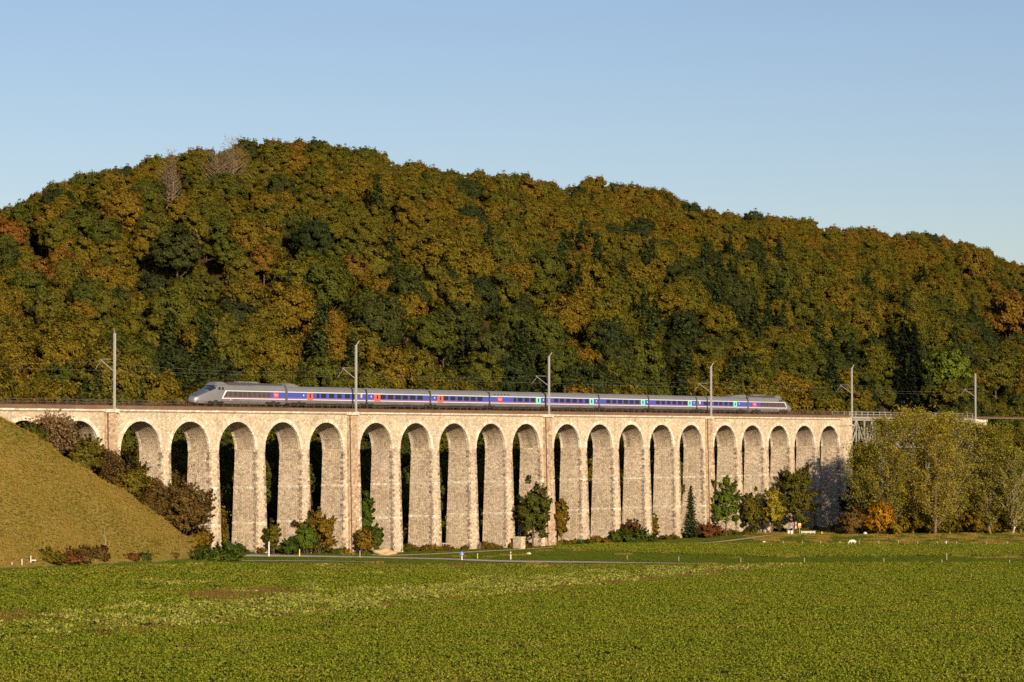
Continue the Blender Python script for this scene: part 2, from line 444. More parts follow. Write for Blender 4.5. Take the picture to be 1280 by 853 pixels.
fs, fw = sw(fc[:, 0], fc[:, 1])
def hill_mask(X, Y):
    Yc = np.maximum(Y, 50); px = 640 + F * X / Yc
    zt = np.interp(px, HX, HZT)
    return (px < 272) & (Y > zt)
gm = np.full(len(gf), 1)                      # meadow
gm[(fpy > field_edge(fpx)) & (fc[:, 1] > 150)] = 0     # field
gm[(fpx > 945) & (fpy > 668) & (fpy < 681) & (fw < 0)] = 2
gm[hill_mask(fc[:, 0], fc[:, 1]) & (fw < 0)] = 2
gm[(fpx < 300) & (gm == 1) & (fw < 0) & (fc[:, 1] > 250) & (fc[:, 1] < 470)] = 2
gm[fw > 8] = 3
link('ground', mesh_np('ground', gv, gf, [M['soil'], M['meadow'], M['drygrass'], M['litter']], None, gm, True), kind='structure')

def ribbon(name, pts, widths, mat, lift=0.05, sub=10):
    """flat strip on the ground through pixel points"""
    P = [np.array(ground_at(*p)[:2]) for p in pts]
    d = []
    for i in range(len(P) - 1):
        for k in range(sub):
            t = k / sub
            # gentle catmull-rom
            p0 = P[max(i - 1, 0)]; p1 = P[i]; p2 = P[i + 1]; p3 = P[min(i + 2, len(P) - 1)]
            d.append((0.5 * ((2 * p1) + (-p0 + p2) * t + (2 * p0 - 5 * p1 + 4 * p2 - p3) * t * t + (-p0 + 3 * p1 - 3 * p2 + p3) * t ** 3), widths[i] * (1 - t) + widths[i + 1] * t))
    d.append((P[-1], widths[-1]))
    vs = []; K = 5
    for i, (p, wd) in enumerate(d):
        a = d[max(i - 1, 0)][0]; b = d[min(i + 1, len(d) - 1)][0]
        t = (b - a) / (np.linalg.norm(b - a) + 1e-9); n = np.array([-t[1], t[0]])
        for k in range(K):
            q = p + n * wd * (k / (K - 1) - 0.5)
            vs.append((q[0], q[1], tz(q[0], q[1]) + lift))
    fs = [(i * K + k, i * K + k + 1, (i + 1) * K + k + 1, (i + 1) * K + k) for i in range(len(d) - 1) for k in range(K - 1)]
    return link(name, mesh_np(name, vs, fs, mat), kind='structure')

road = ribbon('road', [(285, 695.0), (400, 696.2), (480, 697.6), (560, 699.5), (620, 702.0), (700, 703.0), (800, 704.2), (880, 705.0)], [5, 5, 5, 4.5, 5, 5, 3, 1.5], M['asphalt'], 0.08)
path = ribbon('path', [(470, 695.2), (560, 692.2), (620, 689.0), (690, 685.0), (740, 682.5), (800, 680.8), (880, 679), (930, 674), (965, 669.5)], [2.2, 2.2, 2.2, 2, 1.8, 1.8, 2, 2.4, 2.4], M['sand'], 0.07)
track_strip = ribbon('farm_track', [(300, 701.5), (400, 702.0), (480, 703.2)], [1.6, 1.6, 1.0], M['asphalt'], 0.07)

# ------------------------------------------------------------------ viaduct
Z_TOP = 25.5
Z_SPR = 19.0
R_ARCH = 4.7
DEPTH = 4.6
PITCH_A = 11.75
GROUP = 61.1
P0 = -20.8 - GROUP * 1
vroot = root('railway_viaduct', V(0, 0, 0), 'long pale limestone railway viaduct with tall round arches across the valley', 'viaduct', rz=TH)

def pier_mesh(width, name, z0=-2.5):
    m = MB(); hw = width / 2
    bt = 0.55; bw = 0.55                       # batter
    m.hexa([(-hw - bt * .7, -bw, z0), (hw + bt * .7, -bw, z0), (hw + bt * .7, DEPTH + bw, z0), (-hw - bt * .7, DEPTH + bw, z0),
            (-hw, 0, Z_SPR), (hw, 0, Z_SPR), (hw, DEPTH, Z_SPR), (-hw, DEPTH, Z_SPR)])
    return m.mesh(name, M['stone_pier'])

def band_mesh(width, z, h, name, z0=-2.5):
    t = (Z_SPR - z) / (Z_SPR - z0); t2 = (Z_SPR - z - h) / (Z_SPR - z0)
    e = 0.03; m = MB()
    a = width / 2 + 0.385 * t + e; b = width / 2 + 0.385 * t2 + e
    f = 0.55 * t + e; g = 0.55 * t2 + e
    m.hexa([(-a, -f, z), (a, -f, z), (a, DEPTH + f, z), (-a, DEPTH + f, z), (-b, -g, z + h), (b, -g, z + h), (b, DEPTH + g, z + h), (-b, DEPTH + g, z + h)])
    return m.mesh(name, M['stone_light'])

def quoin_mesh(width, name, seed, z0=-2.0):
    """toothed corner stones, alternately long and short, on both near corners"""
    rnd = random.Random(seed); m = MB(); z = z0; k = 0
    while z < Z_SPR - 0.5:
        h = 0.46; t = (Z_SPR - z - h / 2) / (Z_SPR + 2.5)
        x = width / 2 + 0.385 * t; f = 0.55 * t
        e = 0.02 + rnd.random() * 0.03
        la, lb = (0.62, 0.34) if k % 2 else (0.34, 0.62)
        for sg in (-1, 1):
            if rnd.random() < 0.12: continue
            xs = sorted((sg * (x + e), sg * (x - la)))
            m.box((xs[0], -f - e, z), (xs[1], -f + lb, z + h - 0.04))
        z += h; k += 1
    return m.mesh(name, M['stone_quoin'])

PW = PITCH_A - 2 * R_ARCH                      # 2.35
WW = (GROUP - 4 * PITCH_A) - 2 * R_ARCH        # wide pier
mesh_p = pier_mesh(PW, 'pier'); mesh_w = pier_mesh(WW, 'wide_pier')
bands = [(band_mesh(PW, z, 0.42, 'band'), band_mesh(WW, z, 0.42, 'band')) for z in (6.4, 12.4)]
imp = (band_mesh(PW, Z_SPR - 0.35, 0.33, 'impost'), band_mesh(WW, Z_SPR - 0.35, 0.33, 'impost'))
for me_ in imp: me_.materials[0] = M['stone_pier']
quoins = [(quoin_mesh(PW, 'quoins', i), quoin_mesh(WW, 'quoins', i + 9)) for i in range(3)]

piers = []; arches = []
for g in range(0, 5):
    P = P0 + GROUP * g
    if P > -75: piers.append((P, True))
    for j in range(5):
        c = P + (GROUP - 4 * PITCH_A) / 2 + j * PITCH_A
        if c > -70: arches.append(c)
        if j < 4 and c + PITCH_A / 2 > -75: piers.append((c + PITCH_A / 2, False))
S_END = P0 + GROUP * 5 + WW / 2
piers.append((P0 + GROUP * 5, True))
S_BEG = min(arches) - PITCH_A / 2
for k, (p, wide) in enumerate(piers):
    o = link('pier', mesh_w if wide else mesh_p, vroot, (p, 0, 0))
    for b in bands: link('band', b[1] if wide else b[0], o)
    link('impost', imp[1] if wide else imp[0], o)
    link('quoins', quoins[k % 3][1 if wide else 0], o)['kind'] = 'stuff'

NA = 28
def arch_parts():
    ang = [math.pi * i / NA for i in range(NA + 1)]
    pts = [(-R_ARCH * math.cos(a), Z_SPR + R_ARCH * math.sin(a)) for a in ang]
    vault = MB()
    for i in range(NA):
        (x0, z0), (x1, z1) = pts[i], pts[i + 1]
        l0, l1 = R_ARCH * ang[i], R_ARCH * ang[i + 1]
        vault.face([(x0, 0.05, z0), (x0, DEPTH - .05, z0), (x1, DEPTH - .05, z1), (x1, 0.05, z1)], [(0, l0), (DEPTH, l0), (DEPTH, l1), (0, l1)])
    rings = []; T = 0.62; e = 0.06
    for y0, y1 in ((-e, 0.45), (DEPTH - 0.45, DEPTH + e)):
        ring = MB()
        for i in range(NA):
            a0, a1 = ang[i], ang[i + 1]
            jt = 0.015 * ((i * 7) % 3 - 1) * (1 if y0 < 1 else -1)   # each voussoir a hair proud or shy of its neighbour
            q = []
            for a in (a0, a1):
                for r in (R_ARCH - 0.03, R_ARCH + T):
                    q.append((-r * math.cos(a), Z_SPR + r * math.sin(a)))
            (ax, az), (bx, bz), (cx, cz), (dx, dz) = q
            yy = y0 + jt if y0 < 1 else y0; y2 = y1 if y0 < 1 else y1 + jt
            uv = [(0, a0 * 5), (T, a0 * 5), (T, a1 * 5), (0, a1 * 5)]
            ring.face([(ax, yy, az), (bx, yy, bz), (dx, yy, dz), (cx, yy, cz)], uv)
            ring.face([(cx, y2, cz), (dx, y2, dz), (bx, y2, bz), (ax, y2, az)], uv)
            ring.face([(ax, yy, az), (cx, yy, cz), (cx, y2, cz), (ax, y2, az)], [(0, a0 * 5), (0, a1 * 5), (T, a1 * 5), (T, a0 * 5)])
            ring.face([(bx, yy, bz), (bx, y2, bz), (dx, y2, dz), (dx, yy, dz)], uv)
        rings.append(ring.mesh('arch_ring', M['stone_light']))
    sps = []; zt = Z_TOP - 0.45
    for y in (0, DEPTH):
        sp = MB()
        for i in range(NA):
            (x0, z0), (x1, z1) = pts[i], pts[i + 1]
            q = [(x0, y, z0), (x1, y, z1), (x1, y, zt), (x0, y, zt)]
            sp.face(q if y == 0 else q[::-1])
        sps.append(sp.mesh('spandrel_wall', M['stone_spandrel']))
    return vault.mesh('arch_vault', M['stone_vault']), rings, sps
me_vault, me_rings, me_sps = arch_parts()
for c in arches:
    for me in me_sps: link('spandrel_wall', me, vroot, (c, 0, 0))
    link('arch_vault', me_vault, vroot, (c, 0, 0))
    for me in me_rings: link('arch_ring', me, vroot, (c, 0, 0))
for nm, wd in (('pier_head', PW), ('pier_head', WW)):
    m = MB(); m.box((-wd / 2, 0, Z_SPR), (wd / 2, DEPTH, Z_TOP - 0.45)); me = m.mesh(nm, M['stone_spandrel'])
    for p, wide in piers:
        if wide == (wd == WW): link('pier_head', me, vroot, (p, 0, 0))
# pilasters on the wide piers (they carry the masts)
def pilaster_mesh():
    m = MB(); z0, z1 = -2.5, Z_TOP - 0.5
    hw = 1.25
    m.hexa([(-hw - .1, -0.95, z0), (hw + .1, -0.95, z0), (hw + .1, 0.5, z0), (-hw - .1, 0.5, z0), (-hw, -0.32, z1), (hw, -0.32, z1), (hw, 0.5, z1), (-hw, 0.5, z1)])
    return m.mesh('pilaster', M['stone_pilaster'])
me_pil = pilaster_mesh()
m = MB(); m.box((-1.5, -0.62, Z_TOP - 0.5), (1.5, 0.3, Z_TOP + 0.03)); me_cap = m.mesh('pilaster_cap', M['stone_light'])
m = MB(); m.bar((-0.95, -0.98, -2), (-0.95, -0.42, Z_TOP - 0.6), 0.11, 0.11, 8); me_pipe = m.mesh('drain_pipe', M['rail_steel'])
for p, wide in piers:
    if wide:
        o = link('pilaster', me_pil, vroot, (p, 0, 0)); link('cap', me_cap, o); link('drain_pipe', me_pipe, o)
# cornice blocks in 3 m lengths
m = MB(); m.hexa([(-1.49, -0.05, Z_TOP - 0.46), (1.49, -0.05, Z_TOP - 0.46), (1.49, DEPTH + .05, Z_TOP - 0.46), (-1.49, DEPTH + .05, Z_TOP - 0.46),
                  (-1.49, -0.34, Z_TOP - 0.25), (1.49, -0.34, Z_TOP - 0.25), (1.49, DEPTH + .34, Z_TOP - 0.25), (-1.49, DEPTH + .34, Z_TOP - 0.25)])
m.box((-1.49, -0.36, Z_TOP - 0.249), (1.49, DEPTH + .36, Z_TOP))
me_cor = m.mesh('cornice_block', M['stone_light'])
rnd = random.Random(4)
s = S_BEG + 1.5
while s < S_END:
    o = link('cornice_block', me_cor, vroot, (s, rnd.uniform(-.02, .02), rnd.uniform(-.012, .012))); s += 3.0
# end abutment head
m = MB(); m.box((S_END - 4.2, -0.75, 14), (S_END + 0.6, DEPTH + .5, Z_TOP - 1.8)); m.box((S_END - 4.4, -0.95, Z_TOP - 1.8), (S_END + .8, DEPTH + .7, Z_TOP - 1.45)); m.box((S_END - 4.2, -0.7, Z_TOP - 1.45), (S_END + .6, DEPTH + .5, Z_TOP + 0.1))
m.hexa([(S_END - 4.6, -1.5, -2.5), (S_END + 1.2, -1.5, -2.5), (S_END + 1.2, DEPTH + 1.2, -2.5), (S_END - 4.6, DEPTH + 1.2, -2.5), (S_END - 4.2, -0.75, 13.99), (S_END + .6, -0.75, 13.99), (S_END + .6, DEPTH + .5, 13.99), (S_END - 4.2, DEPTH + .5, 13.99)])
link('end_pier', m.mesh('end_pier', M['stone_spandrel']), vroot)
# ballast trough with edge kerb
m = MB(); SB2 = S_END + 66
m.hexa([(S_BEG - 40, -0.12, Z_TOP + 0.002), (S_END + .6, -0.12, Z_TOP + 0.002), (S_END + .6, DEPTH + .12, Z_TOP + 0.002), (S_BEG - 40, DEPTH + .12, Z_TOP + 0.002),
        (S_BEG - 40, 0.05, Z_TOP + 0.62), (S_END + .6, 0.05, Z_TOP + 0.62), (S_END + .6, DEPTH - .05, Z_TOP + 0.62), (S_BEG - 40, DEPTH - .05, Z_TOP + 0.62)])
link('ballast_bed', m.mesh('ballast_bed', M['ballast']), vroot)
W_TR = 2.9; Z_RAIL = 26.36
for dy in (-0.7175, 0.7175):
    m = MB(); m.box((S_BEG - 40, W_TR + dy - .035, Z_RAIL - .2), (S_END + 120, W_TR + dy + .035, Z_RAIL)); link('rail', m.mesh('rail', M['rail_steel']), vroot)
# railing: posts and two rails on each edge
def railing(s0, s1, y, z0, mat, h=0.95, step=2.15, name='railing'):
    m = MB(); n = int((s1 - s0) / step)
    for k in range(n + 1):
        x = s0 + k * step; m.box((x - .045, y - .045, z0), (x + .045, y + .045, z0 + h))
    for zz in (z0 + h - .05, z0 + h * .5): m.box((s0, y - .03, zz), (s1, y + .03, zz + .055))
    return m.mesh(name, mat)
for y in (0.12, DEPTH - 0.12):
    link('railing', railing(S_BEG - 30, S_END, y, Z_TOP + .6, M['rail_steel']), vroot)

# ------------------------------------------------------------------ steel truss bridge
S_T0 = S_END + 0.7; S_T1 = s_of(1216, 0, 25)
troot = root('truss_bridge', V(S_T0, 0, 0), 'grey steel deck truss bridge continuing the stone viaduct behind the tall trees', 'bridge', rz=TH)
LT = S_T1 - S_T0
np_ = 8; pl = LT / np_; ZT, ZB = Z_TOP - 0.1, Z_TOP - 7.0
for y in (0.5, DEPTH - 0.5):
    m = MB(); m.box((0, y - .2, ZT - .45), (LT, y + .2, ZT)); link('top_chord', m.mesh('top_chord', M['truss']), troot)
    m = MB(); m.box((0, y - .2, ZB), (LT, y + .2, ZB + .45)); link('bottom_chord', m.mesh('bottom_chord', M['truss']), troot)
    for k in range(np_):
        x0 = k * pl; xm = x0 + pl / 2
        for a, b in (((x0, y, ZB + .2), (xm, y, ZT - .2)), ((xm, y, ZT - .2), (x0 + pl, y, ZB + .2))):
            m = MB(); m.bar(a, b, .17, n=4); link('diagonal', m.mesh('diagonal', M['truss']), troot)
        for x in (x0, xm):
            m = MB(); m.box((x - .13, y - .13, ZB + .3), (x + .13, y + .13, ZT - .3)); link('vertical', m.mesh('vertical', M['truss']), troot)
m = MB(); m.box((0.02, -0.1, Z_TOP - .098), (LT, DEPTH + .1, Z_TOP + .3)); link('deck', m.mesh('deck', M['truss']), troot)
m = MB(); m.box((0.02, W_TR - 1.3, Z_TOP + .302), (LT + 60, W_TR + 1.3, Z_TOP + .62)); link('sleepers', m.mesh('sleepers', M['ballast']), troot)
for y in (0.0, DEPTH): link('railing', railing(0, LT, y, Z_TOP + .3, M['truss'], 1.25, 3.0), troot)
for k in (2, 5):
    m = MB()
    for y in (0.5, DEPTH - .5): m.hexa([(k * pl - 1.0, y - .5, -2), (k * pl + 1.0, y - .5, -2), (k * pl + 1.0, y + .5, -2), (k * pl - 1.0, y + .5, -2), (k * pl - .3, y - .25, ZB), (k * pl + .3, y - .25, ZB), (k * pl + .3, y + .25, ZB), (k * pl - .3, y + .25, ZB)])
    link('trestle', m.mesh('trestle', M['truss']), troot)
ab = root('stone_abutment', V(S_T1 + .3, 0, 0), 'pale stone abutment at the far end of the steel truss bridge', 'abutment', rz=TH)
m = MB(); m.hexa([(0, -1.2, 0), (7, -1.2, 0), (7, DEPTH + 1.2, 0), (0, DEPTH + 1.2, 0), (0, -.4, Z_TOP - .6), (7, -.4, Z_TOP - .6), (7, DEPTH + .4, Z_TOP - .6), (0, DEPTH + .4, Z_TOP - .6)])
link('wall', m.mesh('wall', M['stone_pier']), ab)
m = MB(); m.box((-.2, -.6, Z_TOP - .599), (7.2, DEPTH + .6, Z_TOP)); link('coping', m.mesh('coping', M['stone_light']), ab)

# ------------------------------------------------------------------ overhead line masts
MAST = [(143, 417, 'left-most overhead line mast, near the grassy slope'), (445, 431.5, 'overhead line mast in front of the first passenger coach'),
        (686.3, 445.5, 'overhead line mast in front of the middle of the train'), (889, 458, 'overhead line mast in front of the last passenger coach'),
        (1065, 460, 'overhead line mast at the end of the stone arches, beyond the train'), (1219.5, 467, 'right-most overhead line mast at the far end of the truss bridge')]
mast_s = []
for k, (px, ty, lb) in enumerate(MAST):
    s = s_of(px, -0.15, 28); mast_s.append(s)
    X, Y, _ = V(s, -0.15)
    zt = CAMZ + (546 - ty) * Y / F
    z0 = Z_TOP + 0.05
    r = root('overhead_line_mast', (X, Y, z0), 'grey steel ' + lb, 'mast', 'masts along the viaduct', rz=TH)
    H = zt - z0
    m = MB(); m.box((-.15, -.15, 0), (.15, .15, H)); m.box((-.3, -.3, 0), (.3, .3, .12)); link('pole', m.mesh('pole', M['mast']), r)
    if k < 5:
        sgn = -1 if k == 0 else 1
        m = MB(); m.bar((0, 0, H - .1), (sgn * 0.55, -.3, H + .75), .07); link('top_spike', m.mesh('top_spike', M['mast']), r)
    # cantilever reaching over the track
    zc = H * 0.655; sw_ = W_TR + .15
    m = MB(); m.bar((0, .1, zc), (0, sw_, zc + .1), .045); link('top_tube', m.mesh('top_tube', M['mast']), r)
    m = MB(); m.bar((0, .1, zc - 1.9), (0, sw_, zc + .05), .06); link('cantilever_tube', m.mesh('cantilever_tube', M['mast']), r)
    m = MB(); m.bar((0, sw_ - .3, zc), (0, sw_ + 1.1, zc - 1.5), .035); link('registration_arm', m.mesh('registration_arm', M['mast']), r)
    for q in (.35, .45, .55): pass
    m = MB(); m.bar((0, .25, zc + .005), (0, .6, zc + .017), .11, n=8); link('insulator', m.mesh('insulator', M['rail_steel']), r)
    if k == 5:
        m = MB(); m.box((-.6, -.4, -2.2), (.6, .6, -.001)); link('plinth', m.mesh('plinth', M['stone_light']), r)

def wire(name, z_at, sag, wy, label):
    m = MB()
    ss = [mast_s[0] - 61] + mast_s
    for a, b in zip(ss[:-1], ss[1:]):
        prev = None
        for k in range(11):
            t = k / 10; p = (a + (b - a) * t, wy, z_at - sag * 4 * t * (1 - t))
            if prev: m.bar(prev, p, .006, n=4, cap=False)
            prev = p
    o = link(name, m.mesh(name, M['mast']), None, V(0, 0, 0), label, 'wire', 'overhead line wires'); o.rotation_euler = (0, 0, TH); return o
wire('catenary_wire', Z_TOP + 7.6, 0.9, W_TR, 'thin sagging upper wire of the overhead line above the train')
wire('contact_wire', Z_TOP + 6.2, 0.02, W_TR, 'thin straight lower wire of the overhead line above the train')

# ------------------------------------------------------------------ train
M['silver'] = plain('silver_grey_paint', (0.25, 0.25, 0.26), 0.38, 0.35, noise=0.06, nscale=0.4)
M['roofgrey'] = plain('grey_roof_paint', (0.17, 0.172, 0.18), 0.5, 0.1, noise=0.1, nscale=0.5)
M['skirt'] = plain('dusty_grey_skirt', (0.15, 0.145, 0.138), 0.6, 0.1, noise=0.15, nscale=0.6)
M['blue'] = plain('blue_paint', (0.06, 0.085, 0.42), 0.35)
M['white'] = plain('white_paint', (0.72, 0.72, 0.72), 0.4)
M['red'] = plain('red_paint', (0.62, 0.045, 0.05), 0.4)
M['orange'] = plain('orange_red_paint', (0.70, 0.12, 0.07), 0.4)
M['mint'] = plain('mint_green_paint', (0.22, 0.72, 0.56), 0.4)
M['pink'] = plain('violet_line', (0.42, 0.12, 0.36), 0.4)
M['glass'] = plain('dark_glass', (0.012, 0.013, 0.016), 0.08, 0.0, 0.8)
M['screen'] = plain('windscreen_glass', (0.02, 0.026, 0.04), 0.06, 0.0, 1.0)
M['grille'] = plain('brown_grey_grille', (0.085, 0.070, 0.062), 0.55, 0.2, noise=0.15, nscale=1.5)
M['bogie'] = plain('bogie_black', (0.025, 0.022, 0.02), 0.7, 0.2, noise=0.3)
M['bonnet'] = plain('dark_blue_grey_paint', (0.10, 0.11, 0.135), 0.3, 0.2)
M['bellows'] = plain('black_rubber', (0.012, 0.012, 0.013), 0.8)
M['yellow'] = plain('yellow_paint', (0.75, 0.55, 0.08), 0.4)

HW = 1.45
wside = W_TR - HW
NOSE = s_of(238.5, W_TR, 27.5)
train = root('high_speed_train', V(NOSE, W_TR, Z_RAIL), 'silver and blue high-speed train crossing the viaduct', 'train', rz=TH)
def sx(px, z=28.0): return s_of(px, wside, z) - NOSE

def section(hw, zb, zt, k=1.0):
    """near-side to far-side outline of a coach, y then z"""
    h = zt - zb
    half = [(hw * .86, zb), (hw * .97, zb + h * .06), (hw, zb + h * .16), (hw, zb + h * .68), (hw * .985, zb + h * .75), (hw * .93, zb + h * .84), (hw * .80, zb + h * .92), (hw * .55, zb + h * .975), (hw * .25, zt)]
    return [(-y, z) for y, z in half] + [(y, z) for y, z in half[::-1]]

def loft(secs, caps=True):
    m = MB(); n = len(secs[0][1])
    for (x0, a), (x1, b) in zip(secs[:-1], secs[1:]):
        for i in range(n):
            j = (i + 1) % n
            m.face([(x0, *a[i]), (x0, *a[j]), (x1, *b[j]), (x1, *b[i])])
    if caps:
        m.face([(secs[0][0], *p) for p in secs[0][1]][::-1]); m.face([(secs[-1][0], *p) for p in secs[-1][1]])
    return m

def smooth_mesh(me, ang=40):
    me.polygons.foreach_set('use_smooth', np.ones(len(me.polygons), bool))
    import bmesh
    bm = bmesh.new(); bm.from_mesh(me); bmesh.ops.remove_doubles(bm, verts=bm.verts, dist=1e-4)
    bmesh.ops.recalc_face_normals(bm, faces=bm.faces)
    for e in bm.edges:
        if len(e.link_faces) == 2 and e.calc_face_angle(0) > math.radians(ang): e.smooth = False
    bm.to_mesh(me); bm.free(); return me

def side_plate(name, x0, x1, z0, z1, mat, parent, proud=0.012, both=False, slant=0.0, slant_end=0.0):
    m = MB()
    for sg in ((-1, 1) if both else (-1,)):
        ya, yb = sg * (HW - 0.02), sg * (HW + proud)
        y0, y1 = min(ya, yb), max(ya, yb)
        m.hexa([(x0, y0, z0), (x1, y0, z0), (x1, y1, z0), (x0, y1, z0), (x0 + slant, y0, z1), (x1 - slant_end, y0, z1), (x1 - slant_end, y1, z1), (x0 + slant, y1, z1)])
    return link(name, m.mesh(name, mat), parent)

BX_ = [238.5, 358.3, 458.3, 538, 612, 682.5, 749, 811, 871, 935, 990.5]
bs = [sx(p) for p in BX_]
bs[0] = 0.0
WINS = {1: [(396, 399), (401.3, 407.6), (411.4, 417.6), (421.6, 427.7), (431, 437.5), (440.5, 446.5)],
        2: [(475.6, 482), (484.7, 491.6), (494, 501), (503, 509.8), (512.3, 519.2), (521.7, 528.2)],
        3: [(554.8, 560), (563, 569), (572, 577.7), (580, 586), (588.3, 594.2), (596.7, 602.8)],
        4: [(642, 645), (647.3, 653), (655.7, 661), (663.6, 669)],
        5: [(692.5, 697.5), (700, 705), (707.5, 713), (715.5, 721), (723.8, 728), (731.3, 736)],
        6: [(758, 763), (765.5, 770), (772.5, 777.5), (779.5, 785), (787, 791.8), (794, 799)],
        7: [(820, 824.5), (826.8, 831), (833.8, 838), (840.5, 845), (847.5, 852), (853.8, 858.8)],
        8: [(879.5, 884), (886, 890.5), (892.5, 897), (899, 903), (905.5, 909.5), (911.8, 915.5)]}
DOORS = {1: (384, 391, 'orange'), 2: (467.8, 475.2, 'orange'), 3: (547, 553.6, 'orange'), 4: (670, 675.8, 'mint'), 5: (736.8, 742, 'mint'), 6: (801, 806, 'mint'), 7: (860, 864.5, 'mint'), 8: (916.8, 921, 'mint')}
Z1, Z2 = 1.30, 2.42

def bogie(x, parent, zs=0.0):
    m = MB()
    for sg in (-1, 1):
        m.box((x - 1.9, sg * 1.4 - .09, .40), (x + 1.9, sg * 1.4 + .09, .66))
        m.box((x - .45, sg * 1.4 - .1, .25), (x + .45, sg * 1.4 + .1, .9))
    m.box((x - .3, -1.0, .35), (x + .3, 1.0, .7))
    o = link('bogie', m.mesh('bogie', M['bogie']), parent)
    for wx in (-1.45, 1.45):
        for sg in (-1, 1):
            a = (x + wx, sg * .68, .46); b = (x + wx, sg * .82, .46)
            m.bar(a, b, .46, n=16)
        m.box((x + wx - .3, -1.5, .22), (x + wx + .3, 1.5, .78))
    o.data = m.mesh('bogie', M['bogie'])
    return o

def text_mesh(body, size, mat, name):
    cu = bpy.data.curves.new(name, 'FONT'); cu.body = body; cu.size = size; cu.extrude = 0.004; cu.align_x = 'CENTER'; cu.align_y = 'CENTER'
    ob = bpy.data.objects.new(name, cu); C.objects.link(ob)
    bpy.context.view_layer.update()
    me = bpy.data.meshes.new_from_object(ob.evaluated_get(bpy.context.evaluated_depsgraph_get()))
    bpy.data.objects.remove(ob); me.materials.clear(); me.materials.append(mat); me.name = name
    # stand it up on the near side (x along, z up)
    me.transform(Matrix.Rotation(math.pi / 2, 4, 'X'))
    return me
tgv_me = text_mesh('TGV', 0.62, M['white'], 'logo_lettering')
sbb_me = text_mesh('SBB CFF FFS', 0.26, M['bogie'], 'operator_lettering')

def logo(xa, xb, parent):
    p = side_plate('logo_panel', xa, xb, Z1 + .001, Z2 - .001, M['red'], parent, 0.03)
    t = link('logo_lettering', tgv_me, parent, ((xa + xb) / 2, -HW - .036, (Z1 + Z2) / 2 + .02))
    t.scale = (min(1.0, (xb - xa) / 1.35), 1, 1)

